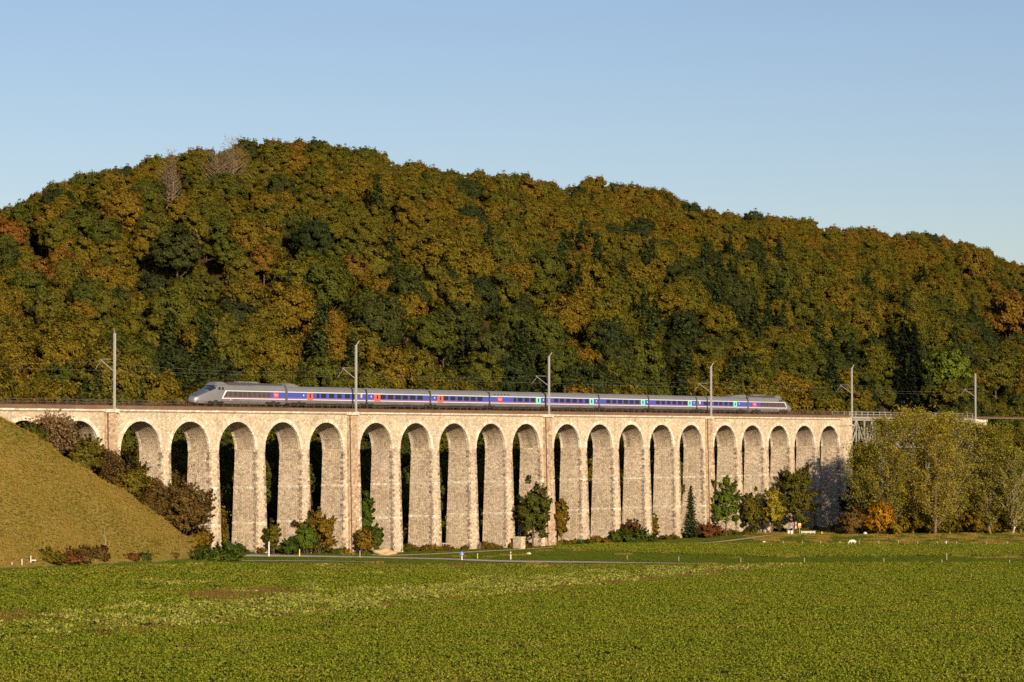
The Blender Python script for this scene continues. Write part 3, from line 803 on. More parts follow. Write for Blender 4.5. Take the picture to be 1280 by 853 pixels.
# power cars
def power_car(x_nose, x_back, label, px):
    L = abs(x_back - x_nose); sg = 1 if x_back > x_nose else -1
    X = lambda d: x_nose + sg * d
    prof = [(0.0, .50, .55, 1.05), (.15, .72, .45, 1.35), (.5, .98, .38, 1.62), (1.1, 1.16, .32, 1.93), (2.0, 1.29, .30, 2.28), (3.0, 1.38, .30, 2.66), (4.0, 1.43, .30, 3.05), (4.9, HW, .30, 3.38), (5.8, HW, .32, 3.62), (6.8, HW, .34, 3.74), (8.0, HW, .34, 3.78), (L - .35, HW, .34, 3.78)]
    secs = [(X(d), section(hw, zb, zt)) for d, hw, zb, zt in prof]
    if sg < 0: secs = secs[::-1]
    body = link('power_car', smooth_mesh(loft(secs).mesh('power_car_body', M['silver'])), train)
    body['label'] = label
    # windscreen and dark bonnet panel: shells laid just outside the upper nose
    def shell(name, d0, d1, i0, i1, mat, out):
        m = MB(); ds = [d0] + [p[0] for p in prof if d0 < p[0] < d1] + [d1]; pr = np.array(prof); rows = []
        for d in ds:
            hw, zb, zt = (np.interp(d, pr[:, 0], pr[:, q]) for q in (1, 2, 3))
            rows.append([(X(d), y * (1 + out), z + out) for y, z in section(hw, zb, zt)[i0:i1]])
        for a, b in zip(rows[:-1], rows[1:]):
            for q in range(len(a) - 1): m.face([a[q], a[q + 1], b[q + 1], b[q]])
        link(name, m.mesh(name, mat), body)
    shell('windscreen', 3.1, 4.75, 5, 13, M['screen'], .022)
    shell('bonnet_panel', .35, 2.9, 5, 13, M['bonnet'], .016)
    for d in (5.25, 6.05):
        a, b = sorted((X(d), X(d + .5)))
        side_plate('cab_window', a, b, 2.62, 3.05, M['glass'], body, 0.02)
    m = MB(); a, b = sorted((X(.55), X(.85)))
    for s2 in (-1, 1): m.box((a, s2 * .86 - .18, 1.0), (b, s2 * .86 + .18, 1.2))
    link('headlight', m.mesh('headlight', M['white']), body)
    # roof equipment
    def roofbox(name, d0, d1, z0, z1, hw, mat, ramp_=.5):
        m = MB(); a, b = sorted((X(d0), X(d1)))
        r = min(ramp_, (b - a) * .4)
        m.hexa([(a, -hw, z0), (b, -hw, z0), (b, hw, z0), (a, hw, z0), (a + r, -hw * .85, z1), (b - r, -hw * .85, z1), (b - r, hw * .85, z1), (a + r, hw * .85, z1)])
        link(name, m.mesh(name, mat), body)
    roofbox('roof_hood', 4.7, 7.9, 3.40, 3.98, 1.0, M['roofgrey'], .9)
    roofbox('roof_grille', 8.0, 14.2, 3.45, 3.95, 1.22, M['grille'], .1)
    roofbox('roof_fairing', 10.6, 17.0, 3.7, 4.12, .55, M['silver'], .8)
    roofbox('roof_grille', 14.5, L - .8, 3.6, 3.86, 1.15, M['grille'], .1)
    # side livery
    g0, g1, b1, r0, r1, f0, f1 = px
    ga, gb = sorted((sx(g0), sx(g1)))
    sl = 0.9
    kw = dict(slant=sl) if sg > 0 else dict(slant_end=sl)
    out = dict(slant=sl) if sg > 0 else dict(slant_end=sl)
    xb_ = X(L - .37)
    wa, wb = sorted((sx(g0) - sg * .35, xb_))
    side_plate('white_outline', wa, wb, Z1 - .14, Z2 + .13, M['white'], body, 0.008, **out)
    side_plate('grille_panel', ga, gb, Z1, Z2, M['grille'], body, 0.018, **kw)
    for q in range(9):
        xx = ga + 1.2 + (gb - ga - 2.2) * q / 8
        side_plate('grille_slat', xx - .04, xx + .04, Z1 + .05, Z2 - .05, M['roofgrey'], body, 0.028)
    ba, bb = sorted((sx(g1), xb_)); side_plate('blue_panel', ba, bb, Z1, Z2, M['blue'], body, 0.02)
    side_plate('violet_line', *sorted((sx(g0) + sg * .4, xb_)), Z1 + .06, Z1 + .15, M['pink'], body, 0.032)
    ra, rb = sorted((sx(r0), sx(r1))); logo(ra, rb, body)
    fa, fb = sorted((sx(f0), sx(f1)))
    fm = (fa + fb) / 2
    side_plate('emblem_red', fa, fb, .86, 1.12, M['red'], body, 0.016)
    side_plate('emblem_white', fm - .12, fm + .12, .92, 1.06, M['white'], body, 0.024)
    if sg > 0: link('operator_lettering', sbb_me, body, (fb + 1.0, -HW - .008, .99))
    bogie(X(4.6), body); bogie(X(L - 3.6), body)
    m = MB(); a, b = sorted((X(7.4), X(L - 6.2))); m.box((a, -1.3, .22), (b, 1.3, .339)); link('underframe', m.mesh('underframe', M['bogie']), body)
    a, b = sorted((X(L - .34), X(L))); m = MB(); m.box((a, -1.2, .5), (b, 1.2, 3.5)); link('gangway', m.mesh('gangway', M['bellows']), body)

power_car(0.0, bs[1], 'leading power car with the rounded silver nose', (279, 338, 357, 342, 347.8, 286, 290.5))
power_car(sx(990.5) + .6, bs[9], 'trailing power car', (983, 950.5, 936, 940.8, 945.4, 971.5, 974.5))

for i in range(1, 9):
    a, b = bs[i] + .28, bs[i + 1] - .28
    secs = [(a, section(HW, .52, 3.44)), (a + .15, section(HW, .50, 3.46)), (b - .15, section(HW, .50, 3.46)), (b, section(HW, .52, 3.44))]
    body = link('coach', smooth_mesh(loft(secs).mesh('coach_body', M['silver']), 30), train)
    body['label'] = ['', 'first coach behind the leading power car', 'second coach', 'third coach', 'bar coach with red logo', 'fifth coach', 'sixth coach', 'seventh coach', 'last coach'][i]
    m = MB(); m.box((a + .2, -HW * .5, 3.36), (b - .2, HW * .5, 3.475)); link('roof_strip', m.mesh('roof_strip', M['roofgrey']), body)
    side_plate('skirt', a + .02, b - .02, .56, 1.12, M['skirt'], body, 0.006, both=True)
    side_plate('white_stripe', a + .01, b - .01, Z2, Z2 + .13, M['white'], body, 0.014, both=True)
    side_plate('white_stripe', a + .01, b - .01, Z1 - .13, Z1, M['white'], body, 0.014, both=True)
    side_plate('blue_band', a + .01, b - .01, Z1 + .0005, Z2 - .0005, M['blue'], body, 0.012, both=True)
    side_plate('violet_line', a + .02, b - .02, Z1 + .10, Z1 + .19, M['pink'], body, 0.02)
    for (p, q) in WINS[i]:
        x0, x1 = sx(p), sx(q); side_plate('window', x0, min(x1, b - .1), 1.56, 2.34, M['glass'], body, 0.03)
    p, q, cn = DOORS[i]; x0, x1 = sx(p), sx(q)
    d = side_plate('door', x0, x1, .78 if False else Z1 - .10, Z2 - .02, M[cn], body, 0.035)
    xm = (x0 + x1) / 2
    side_plate('door_window', xm - .2, xm + .2, 1.55, 2.25, M['glass'], body, 0.045)
    sgx = -1 if i < 4 else 1
    side_plate('class_sign', xm + sgx * 1.75 - .13, xm + sgx * 1.75 + .13, 1.85, 2.12, M['white'], body, 0.03)
    if i in (1, 8): side_plate('yellow_sign', *( (sx(450.8), sx(452.6)) if i == 1 else (sx(873.7), sx(875.5))), 1.75, 2.4, M['yellow'], body, 0.032)
    if i == 4:
        logo(sx(622), sx(627.6), body)
        for q in range(5):
            xx = sx(617.5 + q * 4.2); side_plate('vent', xx, xx + .55, 2.78, 2.93, M['bellows'], body, -0.012)
    if i in (1, 8):
        m = MB(); e0, e1 = (a + .02, sx(378)) if i == 1 else (sx(912), b - .02)
        if i == 1: m.hexa([(e0, -1.1, 3.3), (e1, -1.0, 3.3), (e1, 1.0, 3.3), (e0, 1.1, 3.3), (e0, -.95, 4.02), (e1 - 1.6, -.9, 3.9), (e1 - 1.6, .9, 3.9), (e0, .95, 4.02)])
        else: m.hexa([(e0, -1.0, 3.3), (e1, -1.1, 3.3), (e1, 1.1, 3.3), (e0, 1.0, 3.3), (e0 + 4.0, -.9, 3.9), (e1, -.95, 4.02), (e1, .95, 4.02), (e0 + 4.0, .9, 3.9)])
        link('roof_fairing', m.mesh('roof_fairing', M['roofgrey']), body)
        bogie(a + 3.0 if i == 1 else b - 3.0, body)
    if i < 8:
        m = MB(); m.box((b - .01, -1.25, .5), (b + .57, 1.25, 3.25)); link('gangway', m.mesh('gangway', M['bellows']), body)
        bogie(b + .28, body)
    L = b - a
    m = MB()
    for f0, f1 in ((.35, .5), (.6, .68)): m.box((a + L * f0, -1.47, .2), (a + L * f1, 1.47, .62))
    m.box((a + 1.0, -1.25, .12), (b - 1.0, 1.25, .499)); link('equipment_box', m.mesh('equipment_box', M['bogie']), body)

# ------------------------------------------------------------------ foliage generators
def quads(c, n, size, rng, aspect=0.75):
    """one bent leaf clump per centre: c (k,3), n (k,3) facing, size (k,)"""
    k = len(c)
    n = n + rng.normal(0, 0.4, (k, 3)); n /= np.linalg.norm(n, axis=1)[:, None] + 1e-9
    a = rng.normal(0, 1, (k, 3)); t = np.cross(n, a); t /= np.linalg.norm(t, axis=1)[:, None] + 1e-9
    b = np.cross(n, t)
    s = size[:, None]
    j = lambda: rng.uniform(.7, 1.3, (k, 1))
    v = np.stack([c + t * s * j(), c + b * s * aspect * j() + n * s * .25, c - t * s * j(), c - b * s * aspect * j() + n * s * .25], 1)
    return v.reshape(-1, 3)

def quad_faces(k): return np.arange(k * 4).reshape(k, 4)

def broadleaf(seed, H, R, leaf, nl=30, per=110, base=0.25, ragged=1.0, loose=1.0, lo=.13, hi=.27, flat=(.75, 1.2)):
    """rounded crown: uneven leafy boughs on a dome, with loose sprays pointing out and up; z from base*H to H"""
    rng = np.random.default_rng(seed)
    zc = H * (base + 1) / 2; hz = H * (1 - base) / 2
    cs, ns = [], []
    wob = rng.uniform(0, 6.28, 4)
    C0 = np.array([0, 0, zc - hz * .25])
    for i in range(nl):
        th = i * 2.39996 + rng.uniform(-.7, .7)
        cz = 1 - 1.8 * (i + .5) / nl + rng.uniform(-.15, .15)
        cz = max(-.9, min(.97, cz)); rr = math.sqrt(max(0, 1 - cz * cz))
        env = 1 + .12 * math.sin(2 * th + wob[0]) + .09 * math.sin(3 * th + wob[1] + 2 * cz)
        d = np.array([rr * math.cos(th), rr * math.sin(th), cz])
        lr = rng.uniform(lo, hi)
        q = (env - lr * .75) * (1 - rng.uniform(0, .25) * ragged)
        ctr = np.array([0, 0, zc]) + d * np.array([R, R, hz]) * q
        k = int(per * (lr / .26) ** 1.6) + 10
        e = rng.normal(0, 1, (k, 3)) + d * .5 + np.array([0, 0, .2]); e /= np.linalg.norm(e, axis=1)[:, None]
        rad = rng.uniform(.6, 1.08, (k, 1))
        cs.append(ctr + e * rad * lr * R * np.array([1, 1, rng.uniform(*flat)])); ns.append(e)
        for q2 in range(3):                 # loose sprays
            ax = d * np.array([1, 1, .6]) + np.array([0, 0, .5]) + rng.normal(0, .4, 3); ax /= np.linalg.norm(ax)
            k2 = max(5, int(k * .10 * loose)); u = rng.random(k2)
            p = ctr + ax * (lr * R * (.6 + (.5 + .45 * loose) * u))[:, None] + rng.normal(0, 1, (k2, 3)) * (lr * R * .2 * (1.25 - u))[:, None]
            cs.append(p); ns.append(np.tile(ax, (k2, 1)))
    k = nl * per // 8                       # inner filling
    d = rng.normal(0, 1, (k, 3)); d /= np.linalg.norm(d, axis=1)[:, None]
    cs.append(np.array([0, 0, zc]) + d * rng.uniform(.3, .65, (k, 1)) * np.array([R, R, hz])); ns.append(d)
    c = np.concatenate(cs); n = np.concatenate(ns)
    c[:, 2] = np.maximum(c[:, 2], .02 * H)
    out = (c - C0) / np.array([R, R, hz]); out /= np.linalg.norm(out, axis=1)[:, None] + 1e-9
    n = n * .55 + out * .75
    s = leaf * rng.uniform(.5, 1.5, len(c))
    return quads(c, n, s, rng), len(c)

def trunk_mb(H, r, rng, limbs=5, spread=2.5, base=.25, mi=0):
    m = MB(); top = H * .8
    p = Vector((0, 0, -.6)); prev_r = r * 1.25
    n = 5
    for k in range(1, n + 1):
        q = Vector((rng.uniform(-.04, .04) * H * k / n, rng.uniform(-.04, .04) * H * k / n, top * k / n)); rr = r * (1 - .85 * k / n)
        m.bar(p, q, prev_r, rr, 6, mi, cap=False); p = q; prev_r = rr
    for k in range(limbs):
        z = H * (base + (.75 - base) * (k + .5) / limbs); a = k * 2.4 + rng.uniform(-.4, .4)
        e = Vector((math.cos(a) * spread * .75, math.sin(a) * spread * .75, z + spread * .6)); b = Vector((0, 0, z - .3))
        mid = b.lerp(e, .5) + Vector((0, 0, -.1 * spread))
        m.bar(b, mid, r * .42, r * .25, 5, mi, cap=False); m.bar(mid, e, r * .25, r * .06, 5, mi, cap=False)
    return m

def conifer(seed, H, R, leaf):
    rng = np.random.default_rng(seed); cs, ns = [], []
    z = H * .1
    while z < H * .985:
        t = z / H; rad = R * (1 - t) ** .85 * rng.uniform(.72, 1.2) + .15
        nb = max(5, int(13 * (1 - t) + 4))
        for k in range(nb):
            a = 2 * math.pi * k / nb + rng.uniform(-.3, .3); ln = rad * rng.uniform(.65, 1.15)
            m = max(3, int(ln / leaf * 2.6))
            u = np.linspace(.12, 1, m)
            x = np.cos(a) * ln * u; y = np.sin(a) * ln * u
            zz = z - ln * .42 * u + ln * .25 * u * u
            p = np.stack([x, y, zz], 1) + rng.normal(0, leaf * .35, (m, 3))
            cs.append(p); ns.append(np.tile([math.cos(a) * .5, math.sin(a) * .5, .8], (m, 1)))
        z += H * .035 * (1.15 - t * .5)
    c = np.concatenate(cs); n = np.concatenate(ns)
    return quads(c, n, leaf * rng.uniform(.6, 1.2, len(c)), rng, .5), len(c)

def branchy(seed, H, R, leaf, stems=1, limbs=26, leaves=5000, up=.8, start=.15, trunk_r=.16, sparse=.35, lean=0.0):
    """tree or shrub whose branches show: returns wood MB and leaf quads"""
    rng = np.random.default_rng(seed); m = MB(); tips = []
    for sidx in range(stems):
        a0 = rng.uniform(0, 6.28); off = 0 if stems == 1 else R * .25
        bx, by = off * math.cos(a0) * rng.uniform(.2, 1), off * math.sin(a0) * rng.uniform(.2, 1)
        hh = H * (1 if stems == 1 else rng.uniform(.65, 1.0))
        tx, ty = (bx * 2.6 + rng.uniform(-.1, .1) * R + lean, by * 2.6 + rng.uniform(-.1, .1) * R)
        pts = [Vector((bx + (tx - bx) * (k / 7) + rng.normal(0, .012 * H * (k > 0)), by + (ty - by) * (k / 7) + rng.normal(0, .012 * H * (k > 0)), -.4 + (hh * .97 + .4) * k / 7)) for k in range(8)]
        for k in range(7):
            m.bar(pts[k], pts[k + 1], trunk_r * (1 - k / 7.6), trunk_r * (1 - (k + 1) / 7.6), 5, 0, False)
        tips.append(pts[-1])
        for j in range(limbs // stems):
            t = start + (.97 - start) * (j + rng.uniform(0, 1)) / (limbs / stems)
            f = t * 7; k = min(6, int(f)); b = pts[k].lerp(pts[k + 1], f - k)
            a = j * 2.4 + rng.uniform(-.6, .6)
            env = math.sin(math.pi * min(1, (t * .85 + .12))) ** .6
            ln = R * env * rng.uniform(.6, 1.15) * (1.0 if stems == 1 else .7)
            e = b + Vector((math.cos(a) * ln, math.sin(a) * ln, ln * up * rng.uniform(.5, 1.2)))
            if e.z > H * 1.01: e.z = H * rng.uniform(.94, 1.01)
            mid = b.lerp(e, .55) + Vector((rng.normal(0, .05), rng.normal(0, .05), -.08 * ln))
            rr = trunk_r * .38 * (1 - .6 * t)
            m.bar(b, mid, rr, rr * .6, 4, 0, False); m.bar(mid, e, rr * .6, rr * .15, 4, 0, False)
            for q in (.35, .55, .75, .9, 1.0):
                p = b.lerp(mid, q / .55) if q < .55 else mid.lerp(e, (q - .55) / .45)
                tips.append(p)
                if q > .3:
                    tw = Vector((rng.normal(0, 1), rng.normal(0, 1), rng.normal(.6, .6))) * ln * .2
                    m.bar(p, p + tw, rr * .3, rr * .08, 3, 0, False); tips.append(p + tw)
    T = np.array([tuple(t) for t in tips]); idx = rng.integers(0, len(T), leaves)
    sp = R * sparse * .5
    c = T[idx] + rng.normal(0, sp, (leaves, 3)) * np.array([1, 1, .8])
    c[:, 2] = np.maximum(c[:, 2], .05)
    n = rng.normal(0, 1, (leaves, 3)) + np.array([0, 0, .6])
    return m, quads(c, n, leaf * rng.uniform(.6, 1.3, leaves), rng), leaves

def leafmesh(name, v, k, mat): return mesh_np(name, v, quad_faces(k), mat)

# ------------------------------------------------------------------ scatter of uncountable stuff
def scatter(name, pts, rot, scl, idx, protos, label):
    me = bpy.data.meshes.new(name); me.vertices.add(len(pts)); me.vertices.foreach_set('co', np.asarray(pts, np.float32).ravel())
    for an, dt, ty in (('rot', rot, 'FLOAT'), ('scl', scl, 'FLOAT'), ('pick', idx, 'INT')):
        at = me.attributes.new(an, ty, 'POINT'); at.data.foreach_set('value', np.asarray(dt, np.float32 if ty == 'FLOAT' else np.int32))
    me.update()
    o = link(name, me, label=label, kind='stuff')
    ng = bpy.data.node_groups.new(name, 'GeometryNodeTree')
    ng.interface.new_socket('Geometry', in_out='INPUT', socket_type='NodeSocketGeometry')
    ng.interface.new_socket('Geometry', in_out='OUTPUT', socket_type='NodeSocketGeometry')
    gi = ng.nodes.new('NodeGroupInput'); go = ng.nodes.new('NodeGroupOutput'); jn = ng.nodes.new('GeometryNodeJoinGeometry')
    def attr(n, t):
        a = ng.nodes.new('GeometryNodeInputNamedAttribute'); a.data_type = t; a.inputs['Name'].default_value = n; return a.outputs['Attribute']
    ar, asz, ap = attr('rot', 'FLOAT'), attr('scl', 'FLOAT'), attr('pick', 'INT')
    cx = ng.nodes.new('ShaderNodeCombineXYZ'); ng.links.new(ar, cx.inputs[2])
    for i, pm in enumerate(protos):
        po = bpy.data.objects.new(name + '_source', pm)
        oi = ng.nodes.new('GeometryNodeObjectInfo'); oi.inputs['Object'].default_value = po; oi.inputs['As Instance'].default_value = True
        cmp_ = ng.nodes.new('FunctionNodeCompare'); cmp_.data_type = 'INT'; cmp_.operation = 'EQUAL'
        ng.links.new(ap, cmp_.inputs[2]); cmp_.inputs[3].default_value = i
        ins = ng.nodes.new('GeometryNodeInstanceOnPoints')
        ng.links.new(gi.outputs[0], ins.inputs['Points']); ng.links.new(cmp_.outputs[0], ins.inputs['Selection'])
        ng.links.new(oi.outputs['Geometry'], ins.inputs['Instance'])
        ng.links.new(cx.outputs[0], ins.inputs['Rotation']); ng.links.new(asz, ins.inputs['Scale'])
        ng.links.new(ins.outputs[0], jn.inputs[0])
    ng.links.new(jn.outputs[0], go.inputs[0])
    md = o.modifiers.new('scatter', 'NODES'); md.node_group = ng
    return o

# ------------------------------------------------------------------ forest on the ridge
rng = np.random.default_rng(11)
BL = []                                        # (crown mesh, trunk mesh, joined mesh) for H about 18 m, R about 5.8 m
for k in range(6):
    H, R = [16, 17.5, 15.5, 16.5, 18, 14.5][k], [5.7, 6.4, 6.2, 5.2, 6.8, 5.5][k]
    v, n = broadleaf(100 + k, H, R, .25, nl=[52, 60, 48, 56, 64, 46][k], per=300, base=[.3, .26, .34, .3, .24, .32][k], ragged=.8, loose=.45, lo=.16, hi=.30, flat=(.42, .75))
    cm = leafmesh('crown', v, n, M['f_olive'])
    tm = trunk_mb(H, .3, random.Random(k), 5, R * .6)
    tmesh = tm.mesh('trunk', M['bark'])
    BL.append((cm, tmesh, v, n, tm))
CN = []
for k in range(3):
    H, R = [21, 22, 19][k], [4.4, 4.8, 4.2][k]
    v, n = conifer(200 + k, H, R, .58)
    cm = leafmesh('crown', v, n, M['f_spruce'])
    tm = MB(); tm.bar((0, 0, -.6), (0, 0, H * .95), .28, .04, 6, 0, False)
    CN.append((cm, tm.mesh('trunk', M['bark']), v, n, tm))

def joined(v, n, tm, mat, name):
    nv = len(v)
    faces = [tuple(f) for f in quad_faces(n)] + [tuple(i + nv for i in f) for f in tm.f]
    mi = [0] * n + [1] * len(tm.f)
    return mesh_np(name, list(map(tuple, v)) + tm.v, faces, [mat, M['bark']], None, mi)

PROTO = [joined(b[2], b[3], b[4], M['f_mix'], 'wood_tree') for b in BL] + [joined(b[2], b[3], b[4], M['f_spruce'], 'wood_spruce') for b in CN] + [joined(b[2], b[3], b[4], M['f_dark'], 'wood_tree') for b in BL]

GRID = 9.6
cells = []
s_ = -140.0
row = 0
w_ = 13.5
while w_ < 262:
    s_ = -140 + (row % 2) * GRID / 2
    while s_ < 1150:
        cells.append((s_ + rng.uniform(-.38, .38) * GRID, w_ + rng.uniform(-.38, .38) * GRID)); s_ += GRID
    w_ += GRID * .9; row += 1
cells = np.array(cells)
TX = OX + cells[:, 0] * DX + cells[:, 1] * BX; TY = OY + cells[:, 0] * DY + cells[:, 1] * BY
TZ = terrain(TX, TY)
tpx, tpy, tdep = project(TX, TY, TZ + 12)
ok = (tpx > -110) & (tpx < 1400)
# the dark gap where the line enters the wood, and the line itself beyond the bridge
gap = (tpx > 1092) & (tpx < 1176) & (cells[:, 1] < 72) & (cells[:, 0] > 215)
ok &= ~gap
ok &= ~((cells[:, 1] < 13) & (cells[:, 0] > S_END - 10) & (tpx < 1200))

# trees picked out in the photograph: pixel of crown centre, width in pixels, kind, material, label; spruces in the dark gap are added as painted shade
SPEC = [(222, 318, 66, 'b', 'f_dark', 'large round dark green tree crown left of centre on the hill'),
        (392, 302, 52, 'b', 'f_dark', 'dark green crown among brown ones high on the hill below the summit'),
        (196, 368, 50, 'b', 'f_dark', 'dark green crown on the hill below the large round one'),
        (541, 428, 62, 'b', 'f_green', 'bluish green broad tree above the second coach'),
        (486, 462, 60, 'b', 'f_gold', 'golden brown round tree just above the train roof behind the second mast'),
        (340, 372, 34, 'b', 'f_rust', 'small bright rust tree in the middle of the left hillside'),
        (1186, 470, 66, 'b', 'b_fresh', 'bright yellowish green tree beside the dark gap at the right'),
        (1245, 470, 60, 'b', 'f_green', 'green tree behind the right-most mast'),
        (1262, 400, 70, 'b', 'f_rust', 'big rust orange tree at the right edge of the wood'),
        (660, 245, 34, 'b', 'f_rust', 'reddish tree just below the skyline in the middle'),
        (1215, 335, 50, 'b', 'f_rust', 'rust brown crown near the skyline at the right'),
        (95, 492, 44, 'b', 'b_fresh', 'yellow-green low tree behind the railing left of the first mast'),
        (985, 498, 60, 'b', 'f_gold', 'olive gold bushy tree just beyond the tail of the train'),
        (746, 350, 26, 'c', 'f_spruce', 'tall dark spruce in the middle of the hillside'),
        (718, 345, 24, 'c', 'f_spruce', 'dark spruce left of the tallest spruce in mid hillside'),
        (590, 405, 34, 'c', 'f_spruce', 'broad dark spruce above the third coach'),
        (622, 440, 28, 'c', 'f_spruce', 'dark spruce directly above the bar coach'),
        (880, 352, 36, 'c', 'f_spruce', 'broad dark spruce up the slope right of centre'),
        (960, 405, 34, 'c', 'f_spruce', 'dark spruce up the slope above the tail of the train'),
        (275, 455, 30, 'c', 'f_spruce', 'dark spruce above the front of the train'),
        (112, 228, 22, 'c', 'f_spruce', 'small pointed spruce standing out on the left skyline'),
        (1010, 392, 30, 'c', 'f_spruce', 'spruce right of the slope centre above the trailing power car'),
        (690, 400, 28, 'c', 'f_spruce', 'dark spruce above the third mast'),
        (868, 430, 26, 'c', 'f_spruce', 'spruce left of the fourth mast'),
        (1085, 365, 30, 'c', 'f_spruce', 'spruce on the upper slope above the fifth mast'),
        (1114, 452, 44, 'c', 'f_gap_shade', 'added spruce coloured as shade at the left of the dark gap above the truss bridge'),
        (1128, 446, 44, 'c', 'f_gap_shade', 'added tall spruce coloured as shade in the middle of the dark gap above the truss bridge'),
        (1143, 450, 44, 'c', 'f_gap_shade', 'added spruce coloured as shade at the right of the dark gap above the truss bridge'),
        (1121, 480, 30, 'c', 'f_gap_shade', 'low added spruce coloured as shade at the bottom of the dark gap'),
        (1138, 484, 30, 'c', 'f_gap_shade', 'low added spruce coloured as shade in front at the right of the dark gap')]

def hillside(px, py, H, frac):
    """hillside point whose tree (height H) has its crown centre on this pixel"""
    r = ray(px, py); ts = np.linspace(430, 1500, 4000)
    P = r[None] * ts[:, None]; P[:, 2] += CAMZ
    s, w = sw(P[:, 0], P[:, 1])
    d = P[:, 2] - (terrain(P[:, 0], P[:, 1]) + H * frac)
    good = (w > 12) & (d < 0)
    if not good.any(): good = (np.abs(w - WC) < 2)
    i = int(np.argmax(good)); return P[i, 0], P[i, 1]

def tree_obj(kind, var, x, y, scale, rz, matname, label, group=None, cat='tree'):
    src = BL[var % 6] if kind == 'b' else CN[var % 3]
    r = root('broadleaf_tree' if kind == 'b' else 'spruce_tree', (x, y, tz(x, y) - .2), label, cat, group, rz, scale)
    o = link('crown', src[0], r)
    o.material_slots[0].link = 'OBJECT'; o.material_slots[0].material = M[matname]
    link('trunk', src[1], r)
    return r

spec_pos = []
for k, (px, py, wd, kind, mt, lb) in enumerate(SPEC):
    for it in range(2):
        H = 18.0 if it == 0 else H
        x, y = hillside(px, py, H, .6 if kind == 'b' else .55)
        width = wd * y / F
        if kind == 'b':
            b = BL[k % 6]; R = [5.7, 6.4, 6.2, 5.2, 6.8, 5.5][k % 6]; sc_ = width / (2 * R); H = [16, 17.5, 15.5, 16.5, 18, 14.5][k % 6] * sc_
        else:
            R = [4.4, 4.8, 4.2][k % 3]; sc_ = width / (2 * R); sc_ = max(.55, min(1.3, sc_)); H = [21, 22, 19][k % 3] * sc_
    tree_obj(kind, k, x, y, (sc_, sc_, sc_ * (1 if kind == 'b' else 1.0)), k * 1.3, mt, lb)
    spec_pos.append((px, y, wd, x))
# clear space round the picked-out trees and in front of them
for (px, y, wd, x) in spec_pos:
    d = np.hypot(TX - x, TY - y)
    r_ = wd * y / F * .5
    ok &= ~(d < r_ * .95)
    ok &= ~((np.abs(tpx - px) < wd * .28) & (TY < y) & (TY > y - r_ * 1.5))
idx = np.where(ok)[0]
# darker stands seen in the photograph (pixel centre, radius)
STANDS = [(600, 420, 60), (735, 340, 45), (880, 360, 60), (965, 410, 45), (250, 460, 40), (380, 445, 40), (1130, 440, 60), (1060, 450, 30), (120, 460, 40), (690, 470, 40), (830, 460, 40), (490, 340, 30)]
pst = np.zeros(len(cells))
for (qx, qy, qr) in STANDS: pst = np.maximum(pst, np.exp(-(((tpx - qx) ** 2 + (tpy - qy) ** 2) / qr ** 2)))
u_ = rng.random(len(cells))
conif = (u_ < .012 + .42 * pst) & (cells[:, 1] < WC - 45)
darkb = ~conif & (rng.random(len(cells)) < .05 + .45 * pst)
size = rng.uniform(.66, 1.12, len(cells)); size = np.where(cells[:, 1] > WC - 75, .70 + .28 * (size - .66), size)
# near trees a bit smaller at the skyline so the outline follows the ridge
var = rng.integers(0, 6, len(cells)); rot = rng.uniform(0, 6.28, len(cells))
tint = rng.random(len(cells)) + np.clip((TZ - 50) / 250, -.2, .25)
Htree = np.where(conif, 23, 18) * size
_, toppy, _ = project(TX, TY, TZ + Htree)
vis = ok & (tpx > 0) & (tpx < 1280) & (cells[:, 1] < WC + 6)
vis &= (toppy < 505) | (tpx > 1075)
def pick(mask, n):
    c = np.where(mask)[0]; return c[np.argsort(tdep[c])][:n]
ind_b = pick(vis & ~conif, 270); ind_c = pick(vis & conif, 100)
ZONES = [(0, 'left of the first mast'), (143, 'just left of the train'), (238, 'above the leading power car'), (358, 'above the first coach'), (458, 'above the second coach'), (538, 'above the third coach'), (612, 'above the bar coach'), (686, 'above the fifth coach'),
         (749, 'above the sixth coach'), (811, 'above the seventh coach'), (871, 'above the last coach'), (935, 'above the trailing power car'), (991, 'just beyond the train'), (1065, 'above the truss bridge'), (1160, 'near the right-most mast'), (1225, 'at the right edge')]
def place(i):
    zn = [t for x, t in ZONES if tpx[i] >= x][-1]
    w = cells[i, 1]
    rw = 'at the foot of the hill' if w < 40 else 'on the lower slope' if w < 75 else 'half way up the hill' if w < 130 else 'on the upper slope'
    return rw + ' ' + zn
CN_ = {'f_olive': 'olive brown', 'f_rust': 'rust orange', 'f_green': 'green', 'f_dark': 'dark green'}
for i in ind_b:
    t = tint[i]
    mt = 'f_dark' if darkb[i] else 'f_green' if t < .42 else 'f_olive' if t < .90 else 'f_rust'
    s = size[i]; lb = '%s tree %s' % (CN_[mt], place(i))
    tree_obj('b', int(var[i]), TX[i], TY[i], (s, s, s * (.95 + .25 * ((i * 37) % 10) / 10)), rot[i], mt, lb, 'broadleaf trees of the wooded hill')
for i in ind_c:
    s = size[i]
    tree_obj('c', int(var[i]), TX[i], TY[i], (s, s, s), rot[i], 'f_spruce', 'dark spruce ' + place(i), 'spruces of the wooded hill')
rest = ok.copy(); rest[ind_b] = False; rest[ind_c] = False
ri = np.where(rest)[0]
